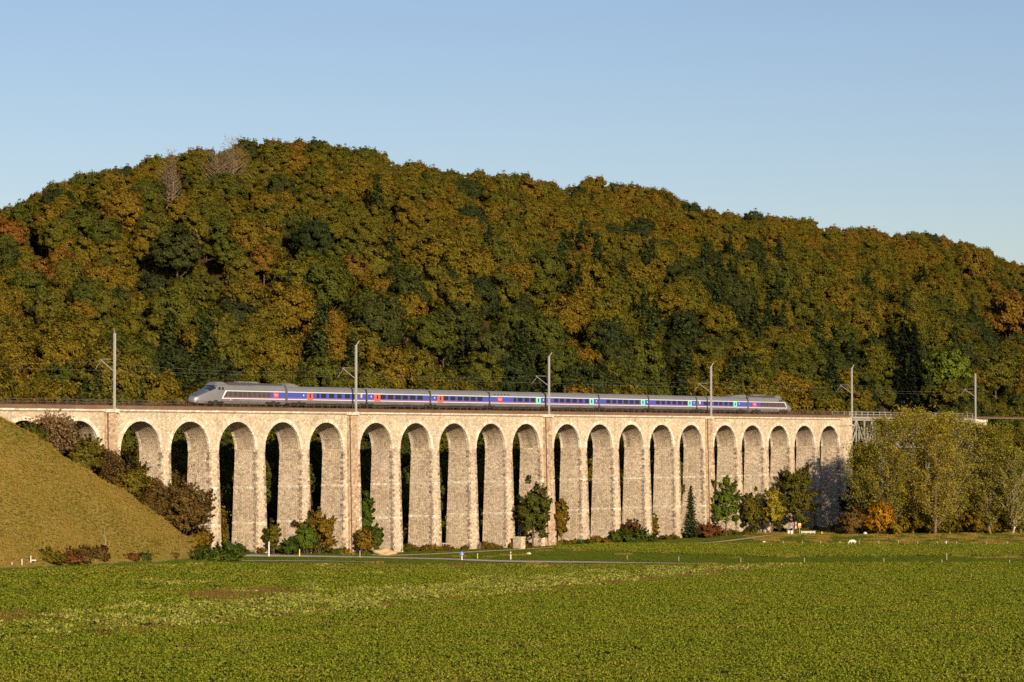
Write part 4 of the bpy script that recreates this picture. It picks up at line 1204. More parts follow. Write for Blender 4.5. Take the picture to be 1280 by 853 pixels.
# saplings and holly under the tall trees
ns_ = 2400
ss_, sw2 = rng.uniform(-60, 1000, ns_), np.r_[rng.uniform(20, 160, ns_ // 2), rng.uniform(150, WC + 18, ns_ - ns_ // 2)]
ss_ = np.r_[ss_, rng.uniform(120, 300, 350)]; sw2 = np.r_[sw2, rng.uniform(WC - 40, WC + 12, 350)]
qx, qy = OX + ss_ * DX + sw2 * BX, OY + ss_ * DY + sw2 * BY
qz = terrain(qx, qy); qp, _, _ = project(qx, qy, qz)
kq = (qp > -80) & (qp < 1380) & ~((qp > 1090) & (qp < 1180) & (sw2 < 75)); qx, qy, qz = qx[kq], qy[kq], qz[kq]; nq = len(qx)
scatter('forest', np.concatenate([np.stack([TX[ri], TY[ri], TZ[ri] - .2], 1), np.stack([qx, qy, qz - 1.6], 1)]), np.r_[rot[ri], rng.uniform(0, 6.28, nq)], np.r_[size[ri], rng.uniform(.34, .5, nq)],
        np.r_[np.where(conif[ri], 6 + var[ri] % 3, np.where(darkb[ri], 9 + var[ri], var[ri])), rng.integers(0, 6, nq)], PROTO, 'mass of autumn brown and olive woodland covering the upper hill')

# two half-bare trees on the skyline
for px, top, wd, lb in ((209, 184, 40, 'half-bare twiggy tree on the skyline, the smaller one at the left'), (277, 170, 62, 'half-bare twiggy tree on the skyline beside the summit, the larger of two')):
    sv = s_of(px, WC - 20, 100); x, y, _ = V(sv, WC - 20)
    z0 = tz(x, y); H = CAMZ + (546 - top) * y / F - z0; R = wd * y / F / 2
    r = root('bare_tree', (x, y, z0 - .3), lb, 'tree')
    m, v, n = branchy(px, H * 1.28, R, .16, 3, 170, 1300, 1.0, .4, .34, .14)
    link('trunk', m.mesh('trunk', M['twig']), r); link('crown', leafmesh('crown', v, n, M['b_grey']), r)

# ------------------------------------------------------------------ single trees and shrubs in the valley
def shrub(name, px, Yd, top, wd, mat, label, cat='bush', style='round', seed=None, leaf=None, bark='bark', dens=1.0, base_drop=.2):
    """px column, distance Yd, pixel row of the top, width in pixels"""
    x = (px - 640) / F * Yd; z0 = tz(x, Yd)
    H = max(.5, CAMZ + (546 - top) * Yd / F - z0); R = wd * Yd / F / 2
    seed = int(px * 7 + top) if seed is None else seed
    r = root(name, (x, Yd, z0 - base_drop), label, cat)
    lf = leaf or .17
    if style == 'round':
        A = (R * R + R * H) * dens
        v, n = broadleaf(seed, H + base_drop, R * 1.04, lf, nl=30, per=int(min(320, 22 * A / (lf / .17) ** 2 / 3 + 50)), base=.0, ragged=2.2, loose=2.4, lo=.14, hi=.32)
        link('crown', leafmesh('crown', v, n, M[mat]), r)
        tm = MB(); rnd = random.Random(seed)
        for k in range(5):
            a = k * 1.26; tm.bar((0.1 * math.cos(a), .1 * math.sin(a), -.2), (R * .5 * math.cos(a), R * .5 * math.sin(a), H * .6), .05, .015, 4, 0, False)
        link('stem', tm.mesh('stem', M[bark]), r)
    elif style == 'tree':
        v, n = broadleaf(seed, H, R * 1.04, lf, nl=46, per=int(min(360, 17 * (R * H) * dens / (lf / .17) ** 2 / 3 + 60)), base=.02, ragged=1.9, loose=2.2, lo=.12, hi=.28)
        link('crown', leafmesh('crown', v, n, M[mat]), r)
        link('trunk', trunk_mb(H, max(.08, H * .014), random.Random(seed), 6, R * .7).mesh('trunk', M[bark]), r)
    elif style == 'cone':
        v, n = conifer(seed, H, R, lf * 1.6); link('crown', leafmesh('crown', v, n, M[mat]), r)
        tm = MB(); tm.bar((0, 0, -.3), (0, 0, H * .95), .12, .02, 6, 0, False); link('trunk', tm.mesh('trunk', M[bark]), r)
    elif style == 'twiggy':
        m, v, n = branchy(seed, H, R, lf, max(5, int(R * 3)), int(50 + R * 30), int(1400 * dens * max(.4, R * H / 6)), .9, .2, .05, .25)
        link('stem', m.mesh('stem', M[bark]), r); link('crown', leafmesh('crown', v, n, M[mat]), r)
    elif style == 'tall':
        m, v, n = branchy(seed, H, R, lf, 1, 120, int(11000 * dens), 1.3, .08, .24, .15)
        link('trunk', m.mesh('trunk', M[bark]), r); link('crown', leafmesh('crown', v, n, M[mat]), r)
    return r

def Yv(px, w): return at_w(px, w)[1]
def Yc(px, d): return float(np.interp(px, HX, HZC)) + d

# hedge down the edge of the grassy slope
shrub('bush', 66, Yc(66, 2.5), 516, 56, 'b_grey', 'greyish brown twiggy bush at the top of the grassy slope before the left arches', style='twiggy', dens=1.6, leaf=.2, bark='twig')
shrub('bush', 40, Yc(40, 3.0), 533, 34, 'f_green', 'low green bush behind the brow of the grassy slope at the far left', dens=1.0)
shrub('bush', 107, Yc(107, 3.5), 546, 46, 'f_green', 'green bush on the slope edge right of the twiggy one', dens=1.0)
shrub('bush', 137, Yc(137, 4), 556, 44, 'b_brown', 'brown bush on the slope edge below the first mast', style='twiggy', dens=1.5)
shrub('bush', 160, Yc(160, 3), 586, 52, 'f_olive', 'olive bush half way down the slope edge', dens=.9)
shrub('bush', 188, Yc(188, 4), 590, 40, 'b_brown', 'brown twiggy bush in front of the third arch from the left', style='twiggy', dens=1.3)
shrub('bush', 192, Yc(192, 2), 622, 46, 'b_brown', 'brown olive bush on the slope edge left of the big russet one', dens=.9)
shrub('bush', 228, Yc(228, 3.5), 600, 76, 'b_brown', 'big russet brown bush low on the slope edge', dens=1.0)
shrub('bush', 262, Yc(262, 4.0), 632, 50, 'f_olive', 'olive brown bush at the foot of the slope edge before a pier', style='twiggy', dens=1.4)
shrub('bush', 248, Yc(248, 2.0), 662, 40, 'f_olive', 'low olive bush nearest the bottom of the slope edge', dens=.9)
for px, top, lb in ((162, 568, 'thin bare sapling in front of the third pier from the left'), (238, 562, 'thin bare sapling with slanting branches above the big russet bush'), (262, 596, 'thin leaning bare stem in front of a tall pier')):
    x = (px - 640) / F * Yc(px, 3); y = Yc(px, 3); z0 = tz(x, y); H = CAMZ + (546 - top) * y / F - z0
    m, v, n = branchy(px, H, 2.2, .12, 1, 12, 120, 1.2, .3, .09, .3, lean=1.2 if px > 200 else 0)
    r = root('sapling', (x, y, z0), lb, 'sapling'); link('stem', m.mesh('stem', M['bark']), r); link('leaves', leafmesh('leaves', v, n, M['b_brown']), r)
# dark ivy mound at the corner of the slope, road-side shrubs
shrub('ivy_mound', 290, Yv(290, -9), 681, 34, 'b_ivy', 'dark green ivy mound between the slope foot and the road', dens=1.2)
shrub('ivy_mound', 268, Yv(268, -14), 693, 60, 'b_ivy', 'long low green hedge along the bottom of the slope', dens=1.2)
shrub('bush', 342, Yv(342, -2.5), 649, 18, 'f_olive', 'slim olive brown bush between the first two full-height piers', dens=1.0)
shrub('bush', 362, Yv(362, -3.5), 676, 30, 'b_ivy', 'dark green shrub against the foot of a pier beside the yellow post', dens=1.2)
shrub('bush', 398, Yv(398, -2.5), 636, 44, 'f_olive', 'large olive and brown bush at the pier foot by the road', dens=1.0)
shrub('bush', 383, Yv(383, -4), 655, 28, 'b_fresh', 'yellow-green bush at the left side of the large olive one', dens=.9)
shrub('ivy', 458, Yv(458, 2.0), 602, 20, 'b_ivy', 'dark green ivy climbing beside the pier under the second mast', cat='ivy', style='tree', dens=1.3)
shrub('bush', 471, Yv(471, -0.8), 654, 16, 'b_ivy', 'small dark green ivy clump on the face of a pier', dens=1.2)
shrub('bush', 455, Yv(455, -3), 660, 22, 'f_olive', 'olive bush at the pier foot left of the sand heap', dens=1.0)
shrub('pier_tree', 666, Yv(666, -4), 596, 46, 'f_green', 'dense green tree hiding the pier under the third mast', 'tree', 'tree', dens=1.2)
shrub('pier_tree', 702, Yv(702, -1.2), 612, 18, 'f_olive', 'slim olive tree right of the dense green one', 'tree', 'tree', dens=1.0)
shrub('bush', 768, Yv(768, -3), 664, 15, 'b_ivy', 'small dark green bush at the foot of a pier left of the red-brown one', dens=1.2)
shrub('bush', 789, Yv(789, -2.5), 651, 26, 'b_red', 'dark red-brown bush at the foot of the middle piers', dens=1.0)
shrub('ivy_mound', 795, Yv(795, -4.5), 669, 50, 'b_ivy', 'low dark green ground cover under the red-brown bush', dens=1.0)
shrub('bush', 818, Yv(818, 2.0), 640, 9, 'f_olive', 'narrow olive bush in the gap between two piers', dens=1.0)
shrub('pier_tree', 863, Yv(863, -2.2), 606, 24, 'f_dark', 'small dark pointed tree before a pier left of the fresh green one', 'tree', 'cone', dens=1.0)
shrub('pier_tree', 907, Yv(907, -3), 588, 34, 'b_fresh', 'fresh green slender tree before the pier under the fourth mast', 'tree', 'tree', dens=.8)
shrub('bush', 884, Yv(884, -4), 657, 36, 'b_red', 'rusty red bush at the foot of the fresh green tree', dens=1.0)
shrub('pier_tree', 939, Yv(939, -3), 608, 26, 'f_olive', 'olive young tree right of the fresh green one', 'tree', 'tree', dens=.8)
shrub('pier_tree', 965, Yv(965, -4), 605, 30, 'b_pale', 'golden olive tree in front of the last arches', 'tree', 'tree', dens=.8)
shrub('pier_tree', 992, Yv(992, -5), 574, 52, 'f_green', 'big dark green tree in front of the last arches', 'tree', 'tree', dens=1.1)

# tall pale trees before the truss bridge
YT = 588
TALL = [(1082, 4, 556, 46, 'b_pale', 'pale olive tree nearest the end of the stone arches'), (1108, 0, 522, 56, 'b_pale', 'tall pale olive tree, first of the row before the truss bridge'),
        (1140, 2, 512, 58, 'b_pale', 'tallest pale olive tree before the truss bridge'), (1168, -3, 520, 50, 'b_pale', 'tall pale olive tree right of the tallest one'),
        (1186, 1, 516, 52, 'b_pale', 'tall tree with a white birch-like trunk before the truss bridge'), (1214, 5, 528, 48, 'b_pale', 'tall pale olive tree left of the right-most mast'),
        (1238, 0, 532, 46, 'b_pale', 'sparser olive tree with a straight pale trunk below the right-most mast'), (1264, -2, 560, 40, 'b_pale', 'thin bare-stemmed tree near the right edge'),
        (1276, 4, 566, 36, 'b_pale', 'thin twiggy tree at the right edge of the picture')]
for px, dy, top, wd, mt, lb in TALL:
    shrub('tall_tree', px, YT + dy, top, wd * 1.22, mt, lb, 'tree', 'tall', bark='pale_bark' if px in (1186, 1236, 1264) else 'twig', leaf=.17, dens=(.8 if px > 1255 else 1.35))
shrub('bush', 1098, YT - 2, 630, 44, 'b_orange', 'bright orange maple bush at the foot of the tall trees', dens=.8)
shrub('bush', 1066, YT - 1, 634, 34, 'b_brown', 'rusty brown bush left of the bright orange one', dens=.8)
shrub('bush', 1120, YT - 4, 652, 30, 'f_gold', 'low yellow-brown bush right of the bright orange one', dens=.8)
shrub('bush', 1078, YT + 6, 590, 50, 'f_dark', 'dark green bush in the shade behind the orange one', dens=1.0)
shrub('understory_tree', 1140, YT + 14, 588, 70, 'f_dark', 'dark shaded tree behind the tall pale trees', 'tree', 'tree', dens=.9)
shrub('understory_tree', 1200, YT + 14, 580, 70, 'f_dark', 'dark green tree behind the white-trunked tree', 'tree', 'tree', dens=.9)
shrub('understory_tree', 1252, YT + 16, 532, 66, 'f_green', 'dark green leafy tree below the right-most mast', 'tree', 'tree', dens=.9)
shrub('understory_tree', 1286, YT + 22, 524, 50, 'f_rust', 'rust red tree cut by the right edge', 'tree', 'tree', dens=.9)
shrub('bush', 1160, YT + 3, 640, 60, 'f_olive', 'olive undergrowth between the tallest tree and the white trunk', dens=.8)
shrub('bush', 1218, YT + 4, 636, 56, 'f_olive', 'olive undergrowth right of the white trunk', dens=.8)
shrub('bush', 1262, YT + 6, 628, 52, 'f_olive', 'olive undergrowth below the thin stems at the right', dens=.8)

# rank undergrowth along the pier feet
ug = [leafmesh('undergrowth_clump', *broadleaf(700 + k, 1.1, .95, .07, nl=24, per=70, base=0, ragged=2.2, loose=2), M[mt]) for k, mt in enumerate(('f_green', 'f_olive', 'b_ivy', 'b_brown', 'f_gold', 'f_rust'))]
rgu = np.random.default_rng(77)
us = rgu.uniform(4, 232, 900); uw = -3.2 + 9.5 * rgu.random(900) ** 1.2
ux, uy = OX + us * DX + uw * BX, OY + us * DY + uw * BY
ku = (np.sin(us * .23) + .7 * np.sin(us * .61 + 2) + rgu.normal(0, .8, 900)) > np.where(uw < -1.0, .9, -.3)
for o_ in (path,):
    for v_ in list(o_.data.vertices)[::2]: ku &= (ux - v_.co[0]) ** 2 + (uy - v_.co[1]) ** 2 > 3.0
nb_ = 520
bs_, bw_ = rgu.uniform(-45, 235, nb_), rgu.uniform(7.5, 30, nb_)
bx_, by_ = OX + bs_ * DX + bw_ * BX, OY + bs_ * DY + bw_ * BY
us_scale = np.r_[rgu.uniform(.35, 1.15, 900), rgu.uniform(1.6, 4.2, nb_)]
ux, uy, ku = np.r_[ux, bx_], np.r_[uy, by_], np.r_[ku, np.ones(nb_, bool)]
scatter('undergrowth', np.stack([ux, uy, terrain(ux, uy) - .1], 1)[ku], rgu.uniform(0, 6.28, ku.sum()), us_scale[ku], rgu.integers(0, 6, ku.sum()), ug, 'rank weeds and brambles round the feet of the piers')

# low scrub along the toe of the slope
for px, top, wd, mt, lb in ((62, 690, 36, 'f_olive', 'brown and green scrub by the white posts at the slope foot'), (100, 688, 40, 'b_brown', 'russet scrub in the middle of the slope foot'), (126, 684, 22, 'b_brown', 'dark red-brown scrub beside the pale dead sapling'),
                            (163, 697, 24, 'b_red', 'low red scrub right of the dead sapling'), (181, 694, 20, 'b_ivy', 'small dark green bush at the slope foot'), (218, 697, 12, 'b_brown', 'tiny dark bush at the right of the slope foot'), (86, 697, 40, 'b_red', 'low reddish bramble under the russet scrub')):
    y = float(np.interp(px, HX, HZT)) + 1.0
    shrub('scrub', px, y, top, wd, mt, lb, dens=1.1, leaf=.14)
px = 133; y = float(np.interp(px, HX, HZT)) + 1.5; x = (px - 640) / F * y; z0 = tz(x, y)
m, v, n = branchy(5, CAMZ + (546 - 656) * y / F - z0, 1.5, .05, 1, 8, 12, .9, .35, .06, .3)
r = root('dead_sapling', (x, y, z0), 'pale dead sapling with bare branches on the grassy slope', 'sapling'); link('stem', m.mesh('stem', M['pale_bark']), r)

# ------------------------------------------------------------------ field crop, grass
M['crop'] = leaf_mat('crop_leaves', [(0.0, (0.120, 0.165, 0.015)), (0.5, (0.155, 0.180, 0.017)), (0.8, (0.190, 0.190, 0.024)), (1.0, (0.215, 0.165, 0.030))], trans=0.3, var=1.3, patch=.09)
M['crop_pale'] = leaf_mat('pale_crop_leaves', [(0.0, (0.195, 0.230, 0.032)), (0.5, (0.255, 0.265, 0.050)), (1.0, (0.285, 0.245, 0.062))], trans=0.3, var=1.2, patch=.12)
M['crop_brown'] = leaf_mat('withered_leaves', [(0.0, (0.155, 0.105, 0.028)), (1.0, (0.19, 0.13, 0.035))], trans=0.25, var=.8)
M['blade_dry'] = leaf_mat('dry_grass_blades', [(0.0, (0.255, 0.20, 0.034)), (0.6, (0.32, 0.225, 0.052)), (1.0, (0.38, 0.25, 0.085))], trans=0.35, var=.45, patch=.11)
M['blade_olive'] = leaf_mat('olive_grass_blades', [(0.0, (0.19, 0.165, 0.022)), (1.0, (0.24, 0.185, 0.034))], trans=0.35, var=.5)
M['blade_green'] = leaf_mat('green_grass_blades', [(0.0, (0.075, 0.115, 0.012)), (1.0, (0.105, 0.125, 0.016))], trans=0.3, var=.7)

def crop_patch(seed, size, nplants, leaf, height, mat, nm, leaves=7):
    rng = np.random.default_rng(seed)
    p = rng.uniform(-size / 2, size / 2, (nplants, 2)); hh = height * rng.uniform(.3, 1.3, nplants)
    c = np.repeat(np.c_[p, hh], leaves, 0); k = len(c)
    a = rng.uniform(0, 6.28, k); rr = leaf * rng.uniform(.3, 1.4, k)
    c = c + np.c_[np.cos(a) * rr, np.sin(a) * rr, -rr * .3 + rng.normal(0, .04, k)]
    n = np.c_[np.cos(a) * 1.0, np.sin(a) * 1.0, np.full(k, .55)]
    return leafmesh(nm, quads(c, n, leaf * rng.uniform(.6, 1.2, k), rng, .6), k, mat)

def grass_patch(seed, size, tufts, blades, h, mat, nm, wdt=.05):
    rng = np.random.default_rng(seed); p = rng.uniform(-size / 2, size / 2, (tufts, 2))
    c = np.repeat(np.c_[p, np.zeros(tufts)], blades, 0); th = np.repeat(h * rng.uniform(.5, 1.4, tufts), blades); k = len(c)
    a = rng.uniform(0, 6.28, k); ln = th * rng.uniform(.6, 1.1, k); sp = rng.uniform(.1, .7, k)
    base = c + np.c_[rng.normal(0, .06, (k, 2)), np.zeros(k)]
    tip = base + np.c_[np.cos(a) * ln * sp, np.sin(a) * ln * sp, ln]
    b = rng.uniform(0, 6.28, k); sd = np.c_[np.cos(b), np.sin(b), np.zeros(k)] * wdt
    v = np.stack([base - sd, base + sd, tip], 1).reshape(-1, 3)
    return mesh_np(nm, v, np.arange(k * 3).reshape(k, 3), mat)

PS = 3.4
def field_points(x0, x1, y0, y1, st, seed, jit=.3):
    rng = np.random.default_rng(seed)
    xs, ys = np.meshgrid(np.arange(x0, x1, st), np.arange(y0, y1, st))
    X = xs.ravel() + rng.uniform(-jit, jit, xs.size) * st * 1.0; Y = ys.ravel() + rng.uniform(-jit, jit, xs.size) * st
    Z = terrain(X, Y); px, py, d = project(X, Y, Z)
    return X, Y, Z, px, py, rng

X, Y, Z, px, py, rg = field_points(-115, 150, 186, 560, 2.6, 3)
inf = (px > -120) & (px < 1400)
DIAG = np.array([(-200, 832), (0, 806), (260, 782), (520, 756), (700, 738), (850, 724), (960, 712), (1000, 706), (1300, 690)], float)
dg = np.interp(px, DIAG[:, 0], DIAG[:, 1])
fe = field_edge(px)
near = inf & (py > fe + .8) & (py > dg)
far = inf & (py > fe + .8) & (py <= dg)
strip = inf & (px > 700) & (py < np.interp(px, [700, 820, 960, 1280], [688, 692, 697, 695])) & (py > np.interp(px, [700, 820, 960, 1280], [683, 681, 681, 682.5]))
brown = ((py - 745 + (px - 300) * .04) / 7) ** 2 + ((px - 305) / 80) ** 2 < 1
brown |= ((py - 773) / 7) ** 2 + ((px - 25) / 62) ** 2 < 1
brown |= far & (np.abs(py - dg) < 3.5) & (rg.random(len(px)) < .7)
brown |= inf & (py > fe + .8) & (py < fe + 4) & (px > 330) & (px < 960) & (rg.random(len(px)) < .8)
crops = [crop_patch(1, PS, 68, .105, .30, M['crop'], 'crop_plants'), crop_patch(2, PS, 62, .11, .32, M['crop'], 'crop_plants'), crop_patch(3, PS, 72, .10, .27, M['crop'], 'crop_plants'),
         crop_patch(4, PS, 50, .16, .36, M['crop_pale'], 'crop_plants'), crop_patch(5, PS, 46, .17, .40, M['crop_pale'], 'crop_plants'), crop_patch(6, PS, 54, .14, .30, M['crop'], 'crop_plants'),
         grass_patch(7, PS, 60, 9, .42, M['crop_brown'], 'withered_plants', .05)]
pk = np.where(near | strip, rg.integers(0, 3, len(px)), 3 + (rg.random(len(px)) * 2.9).astype(int))
upper = np.interp(px, [-100, 0, 350, 600, 850, 960], [782, 772, 746, 727, 712, 706])
pale = far & (rg.random(len(px)) < np.clip((py - upper) / 7 + .5, 0.04, .85) * np.clip((px + 60) / 260, .35, 1))
pk = np.where(far & ~pale, np.where(rg.random(len(px)) < .4, 5, rg.integers(0, 3, len(px))), pk)
pk = np.where(brown & (near | far) & (rg.random(len(px)) < .62), 6, pk)
sel = (near | far | strip) & (rg.random(len(px)) > np.where(far, .05, -1))
scatter('field_crop', np.stack([X, Y, Z - .02], 1)[sel], rg.uniform(0, 6.28, sel.sum()), rg.uniform(.85, 1.15, sel.sum()), pk[sel], crops, 'leafy green crop covering the foreground field with browner patches')
# grassy slope
X, Y, Z, px, py, rg = field_points(-120, -30, 330, 450, .38, 8, .5)
s_, w_ = sw(X, Y)
hm = hill_mask(X, Y) & (w_ < 6) & (px > -150)
gr = [grass_patch(20, .5, 8, 7, .26, M['blade_dry'], 'grass_tufts', .04), grass_patch(21, .5, 7, 7, .36, M['blade_dry'], 'grass_tufts', .04), grass_patch(22, .5, 8, 7, .24, M['blade_olive'], 'grass_tufts', .04)]
nz = np.sin(X * .21 + 1.3) * np.sin(Y * .17 + Z * .3) + .5 * np.sin(X * .6) * np.sin(Z * .9)
gp = np.where(nz + rg.normal(0, .6, len(px)) > .35, 2, rg.integers(0, 2, len(px)))
scatter('slope_grass', np.stack([X, Y, Z - .05], 1)[hm], rg.uniform(0, 6.28, hm.sum()), rg.uniform(.7, 1.2, hm.sum()), gp[hm], gr, 'long dry golden grass on the slope at the left')
# meadow between field and viaduct
X, Y, Z, px, py, rg = field_points(-110, 150, 350, 640, 2.2, 9)
s_, w_ = sw(X, Y)
sel = (px > -100) & (px < 1400) & (py < field_edge(px)) & (w_ < 6) & ~hill_mask(X, Y)
sel &= ~((px > 700) & (py < np.interp(px, [700, 820, 960, 1280], [688, 692, 697, 695])) & (py > np.interp(px, [700, 820, 960, 1280], [683, 681, 681, 682.5])))
# keep clear of the road and the path
def clear(o, X, Y, r):
    V_ = np.array([v.co[:2] for v in o.data.vertices]); k = np.ones(len(X), bool)
    for q in V_[::2]: k &= (X - q[0]) ** 2 + (Y - q[1]) ** 2 > r * r
    return k
for o in (road, path, track_strip): sel &= clear(o, X, Y, 1.7)
mg = [grass_patch(30, 2.6, 70, 7, .16, M['blade_green'], 'meadow_tufts', .05), grass_patch(31, 2.6, 60, 7, .20, M['blade_green'], 'meadow_tufts', .05), grass_patch(32, 2.6, 60, 8, .35, M['blade_dry'], 'dry_tufts', .05)]
gp = np.where((px > 945) & (py < 681), np.where(rg.random(len(px)) < .22, 2, 0), np.where(rg.random(len(px)) < .02, 2, rg.integers(0, 2, len(px))))
scatter('meadow_grass', np.stack([X, Y, Z - .02], 1)[sel], rg.uniform(0, 6.28, sel.sum()), rg.uniform(.8, 1.2, sel.sum()), gp[sel], mg, 'short green meadow grass between the field and the viaduct')

# ------------------------------------------------------------------ small things by the road and in the meadow
M['post_white'] = plain('white_post_paint', (0.55, 0.54, 0.50), 0.5, noise=.08)
M['post_wood'] = plain('weathered_wood', (0.36, 0.31, 0.23), 0.85, noise=.25)
M['post_yellow'] = plain('yellow_post_paint', (0.70, 0.58, 0.10), 0.5)
M['sign_blue'] = plain('blue_sign_paint', (0.05, 0.14, 0.55), 0.4)
M['rock'] = plain('pale_rock', (0.50, 0.48, 0.44), 0.85, noise=.2, nscale=2)
M['wool'] = plain('white_wool', (0.70, 0.63, 0.52), 0.95, noise=.1, nscale=6)
M['hoof'] = plain('dark_face', (0.06, 0.05, 0.045), 0.8)

def on(px, py): return ground_at(px, py)
def post(name, px, py, h, wdt, mat, label, cat='post', group=None, band=None, cap=None):
    x, y, z = on(px, py)
    r = root(name, (x, y, z), label, cat, group)
    m = MB(); a, b = wdt / 2, wdt * .42
    m.hexa([(-a, -a, -.2), (a, -a, -.2), (a, a, -.2), (-a, a, -.2), (-b, -b, h), (b, -b, h), (b, b, h + wdt * .5), (-b, b, h + wdt * .5)])
    link('shaft', m.mesh('shaft', M[mat]), r)
    if band:
        m = MB(); m.box((-a - .012, -a - .012, h * .72), (a + .012, a + .012, h * .86)); link('reflector_band', m.mesh('reflector_band', M[band]), r)
    return r
post('delineator_post', 336.3, 696.0, 2.4, .24, 'post_white', 'tall white roadside post in front of a pier foot')
post('delineator_post', 374.5, 696.0, 1.15, .16, 'post_yellow', 'short yellow roadside post by the dark green shrub')
post('delineator_post', 450, 697.5, 1.15, .15, 'post_wood', 'dull grey roadside post left of the sand heap')
post('delineator_post', 638.5, 700.0, 1.3, .2, 'post_white', 'white roadside reflector post right of the blue marker', band='bogie')
post('delineator_post', 597, 699.0, .95, .1, 'post_yellow', 'thin yellowish stake between the blue marker and the white post')
r = post('road_marker', 577.5, 700.7, .8, .22, 'post_white', 'white bollard topped by a round blue sign at the road', 'sign')
m = MB(); m.bar((0, -.16, 1.15), (0, -.10, 1.15), .36, n=20); link('sign_disc', m.mesh('sign_disc', M['sign_blue']), r)
m = MB(); m.box((-.04, -.19, .9), (.04, -.161, 1.4)); m.hexa([(-.04, -.19, .9), (.2, -.19, 1.0), (.2, -.162, 1.0), (-.04, -.162, .9), (-.04, -.19, .98), (.2, -.19, 1.1), (.2, -.162, 1.1), (-.04, -.162, .98)]); link('arrow', m.mesh('arrow', M['white']), r)
for k, px in enumerate((979, 1003, 1026, 1050, 1074, 1098.5, 1123, 1147, 1171.5, 1196, 1233.5, 1259.5)):
    post('fence_post', px, 680.5 + (px > 1130) * .8, .62, .13, 'post_wood', 'short wooden post in the far fence row along the brown strip', 'fence post', 'far fence row')
for px, py in ((784, 700.5), (848.5, 702), (926, 704), (1005.5, 703.5), (1105, 704.5), (1177.5, 706), (1262, 706.5)):
    post('fence_post', px, py, .8, .11, 'post_wood', 'thin pale stake in the near fence row along the field edge', 'fence post', 'near fence row')
post('fence_post', 1183.5, 700, 1.1, .12, 'post_wood', 'taller stake between the two fence rows below the white trunk', 'fence post')
for px, py, h, lb in ((15, 709.5, .5, 'left-most small white post at the slope foot'), (27.5, 709.5, .85, 'second small white post at the slope foot'), (38.5, 707.5, 1.1, 'white post with a short rail by the scrub at the slope foot'), (59.5, 704.5, .5, 'small white marker half hidden in the scrub')):
    rr = post('marker_post', px, py, h, .16, 'post_white', lb)
    if px == 38.5:
        m = MB(); m.box((.1, -.05, .45), (.75, .05, .62)); link('rail', m.mesh('rail', M['post_white']), rr)

def fence(px0, px1, wv, label):
    x0, y0 = at_w(px0, wv); x1, y1 = at_w(px1, wv); z = max(tz(x0, y0), tz(x1, y1))
    r = root('rail_fence', (x0, y0, z), label, 'fence', rz=math.atan2(y1 - y0, x1 - x0)); L = math.hypot(x1 - x0, y1 - y0)
    for k in range(3):
        m = MB(); m.box((L * k / 2 - .08, -.08, -.4), (L * k / 2 + .08, .08, 1.35)); link('post', m.mesh('post', M['post_wood']), r)
    for zz in (.6, 1.1):
        m = MB(); m.box((0, -.125, zz), (L, -.082, zz + .18)); link('rail', m.mesh('rail', M['post_wood']), r)
fence(273, 291, -1.6, 'two-rail wooden fence under the arch by the ivy mound')
fence(548, 560, 0.5, 'wooden rail fence in the gap between two central piers')

# sand heap, boulder, block, bollard
def lump(name, px, py, sx_, sy_, sz_, mat, label, cat, seed=1, rough=.16):
    import bmesh
    x, y, z = on(px, py); bm = bmesh.new(); bmesh.ops.create_icosphere(bm, subdivisions=4, radius=1)
    rg = np.random.default_rng(seed); ph = rg.uniform(0, 6.28, (6, 3)); fr = rg.uniform(1.5, 5, (6, 3))
    for v in bm.verts:
        d = sum(math.sin(v.co.x * f[0] + p[0]) * math.sin(v.co.y * f[1] + p[1]) * math.sin(v.co.z * f[2] + p[2]) for f, p in zip(fr, ph))
        v.co *= 1 + rough * d * .6
        v.co.x *= sx_; v.co.y *= sy_; v.co.z *= sz_
    me = bpy.data.meshes.new(name); bm.to_mesh(me); bm.free(); me.materials.append(M[mat]); me.polygons.foreach_set('use_smooth', np.ones(len(me.polygons), bool))
    return link(name, me, None, (x, y, z + sz_ * .15), label, cat)
lump('sand_heap', 478, 694.0, 2.2, 1.8, 1.0, 'sand', 'heap of tan sand at the foot of a pier by the road', 'sand heap', 3, .25)
lump('boulder', 661, 693.5, .42, .4, .36, 'rock', 'white boulder lying in the meadow right of the white road post', 'rock', 5)
bx, by = at_w(649, -2.4)
r = root('stone_block', (bx, by, tz(bx, by)), 'square stone plinth standing against a pier left of the dense green tree', 'plinth', rz=TH)
m = MB(); m.box((-.75, -.9, -.5), (.75, .9, 2.1)); link('body', m.mesh('body', M['stone_pier']), r); m = MB(); m.box((-.85, -1.0, 2.1), (.85, 1.0, 2.28)); link('cap', m.mesh('cap', M['stone_light']), r)
post('bollard', 600.5, 687.5, 1.2, .3, 'rail_steel', 'dark bollard in the gap between two central piers', 'bollard')

# road signs, barrier and bale near the last arches
def sign(px, py, h, wd, hh, mat, label, mat2=None):
    x, y, z = on(px, py); r = root('road_sign', (x, y, z), label, 'sign')
    m = MB(); m.bar((0, 0, -.2), (0, 0, h), .06, n=8); link('pole', m.mesh('pole', M['mast']), r)
    m = MB(); m.box((-wd / 2, -.09, h - hh), (wd / 2, -.062, h)); link('plate', m.mesh('plate', M[mat]), r)
    if mat2: m = MB(); m.box((-wd / 2, -.10, h - hh), (wd / 2, -.091, h - hh * .55)); link('lower_field', m.mesh('lower_field', M[mat2]), r)
sign(999.5, 668.4, 2.45, .62, 1.0, 'post_yellow', 'yellow and orange sign on a pole beyond the meadow', 'orange')
sign(991.2, 668.4, 2.7, .4, .9, 'red', 'dark red and blue sign on a pole left of the yellow one', 'sign_blue')
x, y, z = on(988, 668.6); r = root('utility_box', (x, y, z), 'pair of white boxes under the road signs', 'box')
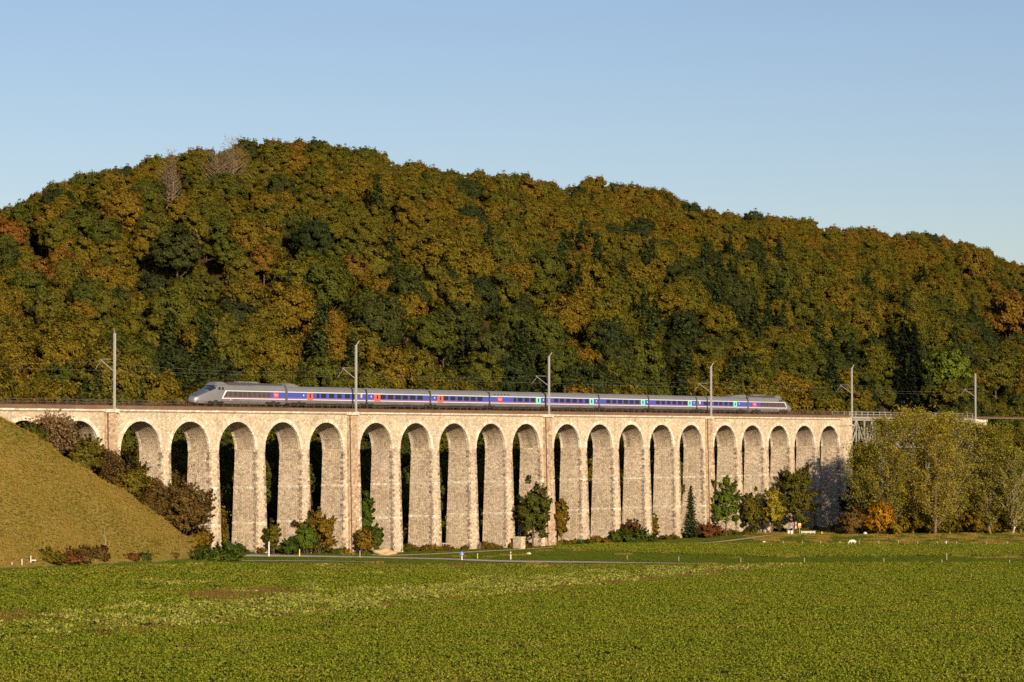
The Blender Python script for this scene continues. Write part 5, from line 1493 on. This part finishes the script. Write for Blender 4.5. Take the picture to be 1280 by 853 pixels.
for dx in (-.35, .3):
    m = MB(); m.box((dx - .24, -.25, -.1), (dx + .24, .25, .85)); m.box((dx - .27, -.28, .85), (dx + .27, .28, .92)); link('cabinet', m.mesh('cabinet', M['post_white']), r)
x, y, z = on(1010, 668.2); r = root('barrier', (x, y, z), 'low white barrier right of the yellow sign', 'barrier')
for zz in (.3, .55):
    m = MB(); m.box((-1.5, -.04, zz), (1.6, .04, zz + .14)); link('rail', m.mesh('rail', M['post_white']), r)
for dx in (-1.4, -.4, .6, 1.5):
    m = MB(); m.box((dx - .06, .045, -.1), (dx + .06, .14, .75)); link('post', m.mesh('post', M['post_white']), r)
post('marker_post', 1027.5, 668.2, .5, .2, 'post_yellow', 'small pale yellow marker right of the white barrier')
lump('hay_bale', 1081.5, 668.3, .48, .48, .5, 'post_white', 'round white wrapped bale at the foot of the orange bush', 'bale', 9, .03)

# sheep: one continuous body each
def sheep(px, py, rz, label, graze=True, k=1.0):
    import bmesh
    x, y, z = on(px, py); r = root('sheep', (x, y, z), label, 'sheep', 'sheep in the meadow', rz, (k, k, k))
    vs = [(-.50, 0, .62), (-.25, 0, .66), (.05, 0, .66), (.32, 0, .68), (.52, 0, .74)]
    rad = [.20, .27, .29, .27, .18]
    if graze: hd = [(.68, 0, .60), (.80, 0, .36), (.88, 0, .16)]
    else: hd = [(.62, 0, .92), (.68, 0, 1.04), (.86, 0, 1.0)]
    vs += hd; rad += [.13, .105, .065]
    ed = [(i, i + 1) for i in range(len(vs) - 1)]
    for sx2, b in ((-.40, 0), (.36, 3)):
        for sy in (-.14, .14):
            i = len(vs); kx = .05 if sx2 < 0 else -.03
            vs += [(sx2, sy, .46), (sx2 + kx, sy, .26), (sx2, sy, .02)]; rad += [.11, .055, .045]
            ed += [(b, i), (i, i + 1), (i + 1, i + 2)]
    i = len(vs); vs += [(-.68, 0, .56), (-.72, 0, .40)]; rad += [.06, .04]; ed += [(0, i), (i, i + 1)]
    me = bpy.data.meshes.new('body'); me.from_pydata(vs, ed, [])
    o = link('body', me, r); md = o.modifiers.new('skin', 'SKIN'); 
    for v, q in zip(me.skin_vertices[0].data, rad): v.radius = (q, q)
    me.skin_vertices[0].data[2].use_root = True
    sb = o.modifiers.new('sub', 'SUBSURF'); sb.levels = sb.render_levels = 2
    me.materials.append(M['wool'])
    ear = MB(); hx, hy, hz = hd[1]
    for sy in (-1, 1): ear.hexa([(hx - .05, sy * .08, hz), (hx + .03, sy * .08, hz), (hx + .03, sy * .22, hz - .04), (hx - .05, sy * .22, hz - .04), (hx - .05, sy * .08, hz + .04), (hx + .03, sy * .08, hz + .04), (hx + .03, sy * .22, hz), (hx - .05, sy * .22, hz)])
    link('ears', ear.mesh('ears', M['wool']), r)
sheep(1066, 681.0, math.radians(195), 'white sheep grazing in the meadow left of the far fence posts', True, 1.05)
sheep(1181.5, 682.0, math.radians(-70), 'pinkish white sheep facing the camera below the white trunk', False, .8)
sheep(955, 679.3, math.radians(10), 'small white lamb lying near the path by the last arches', True, .45)
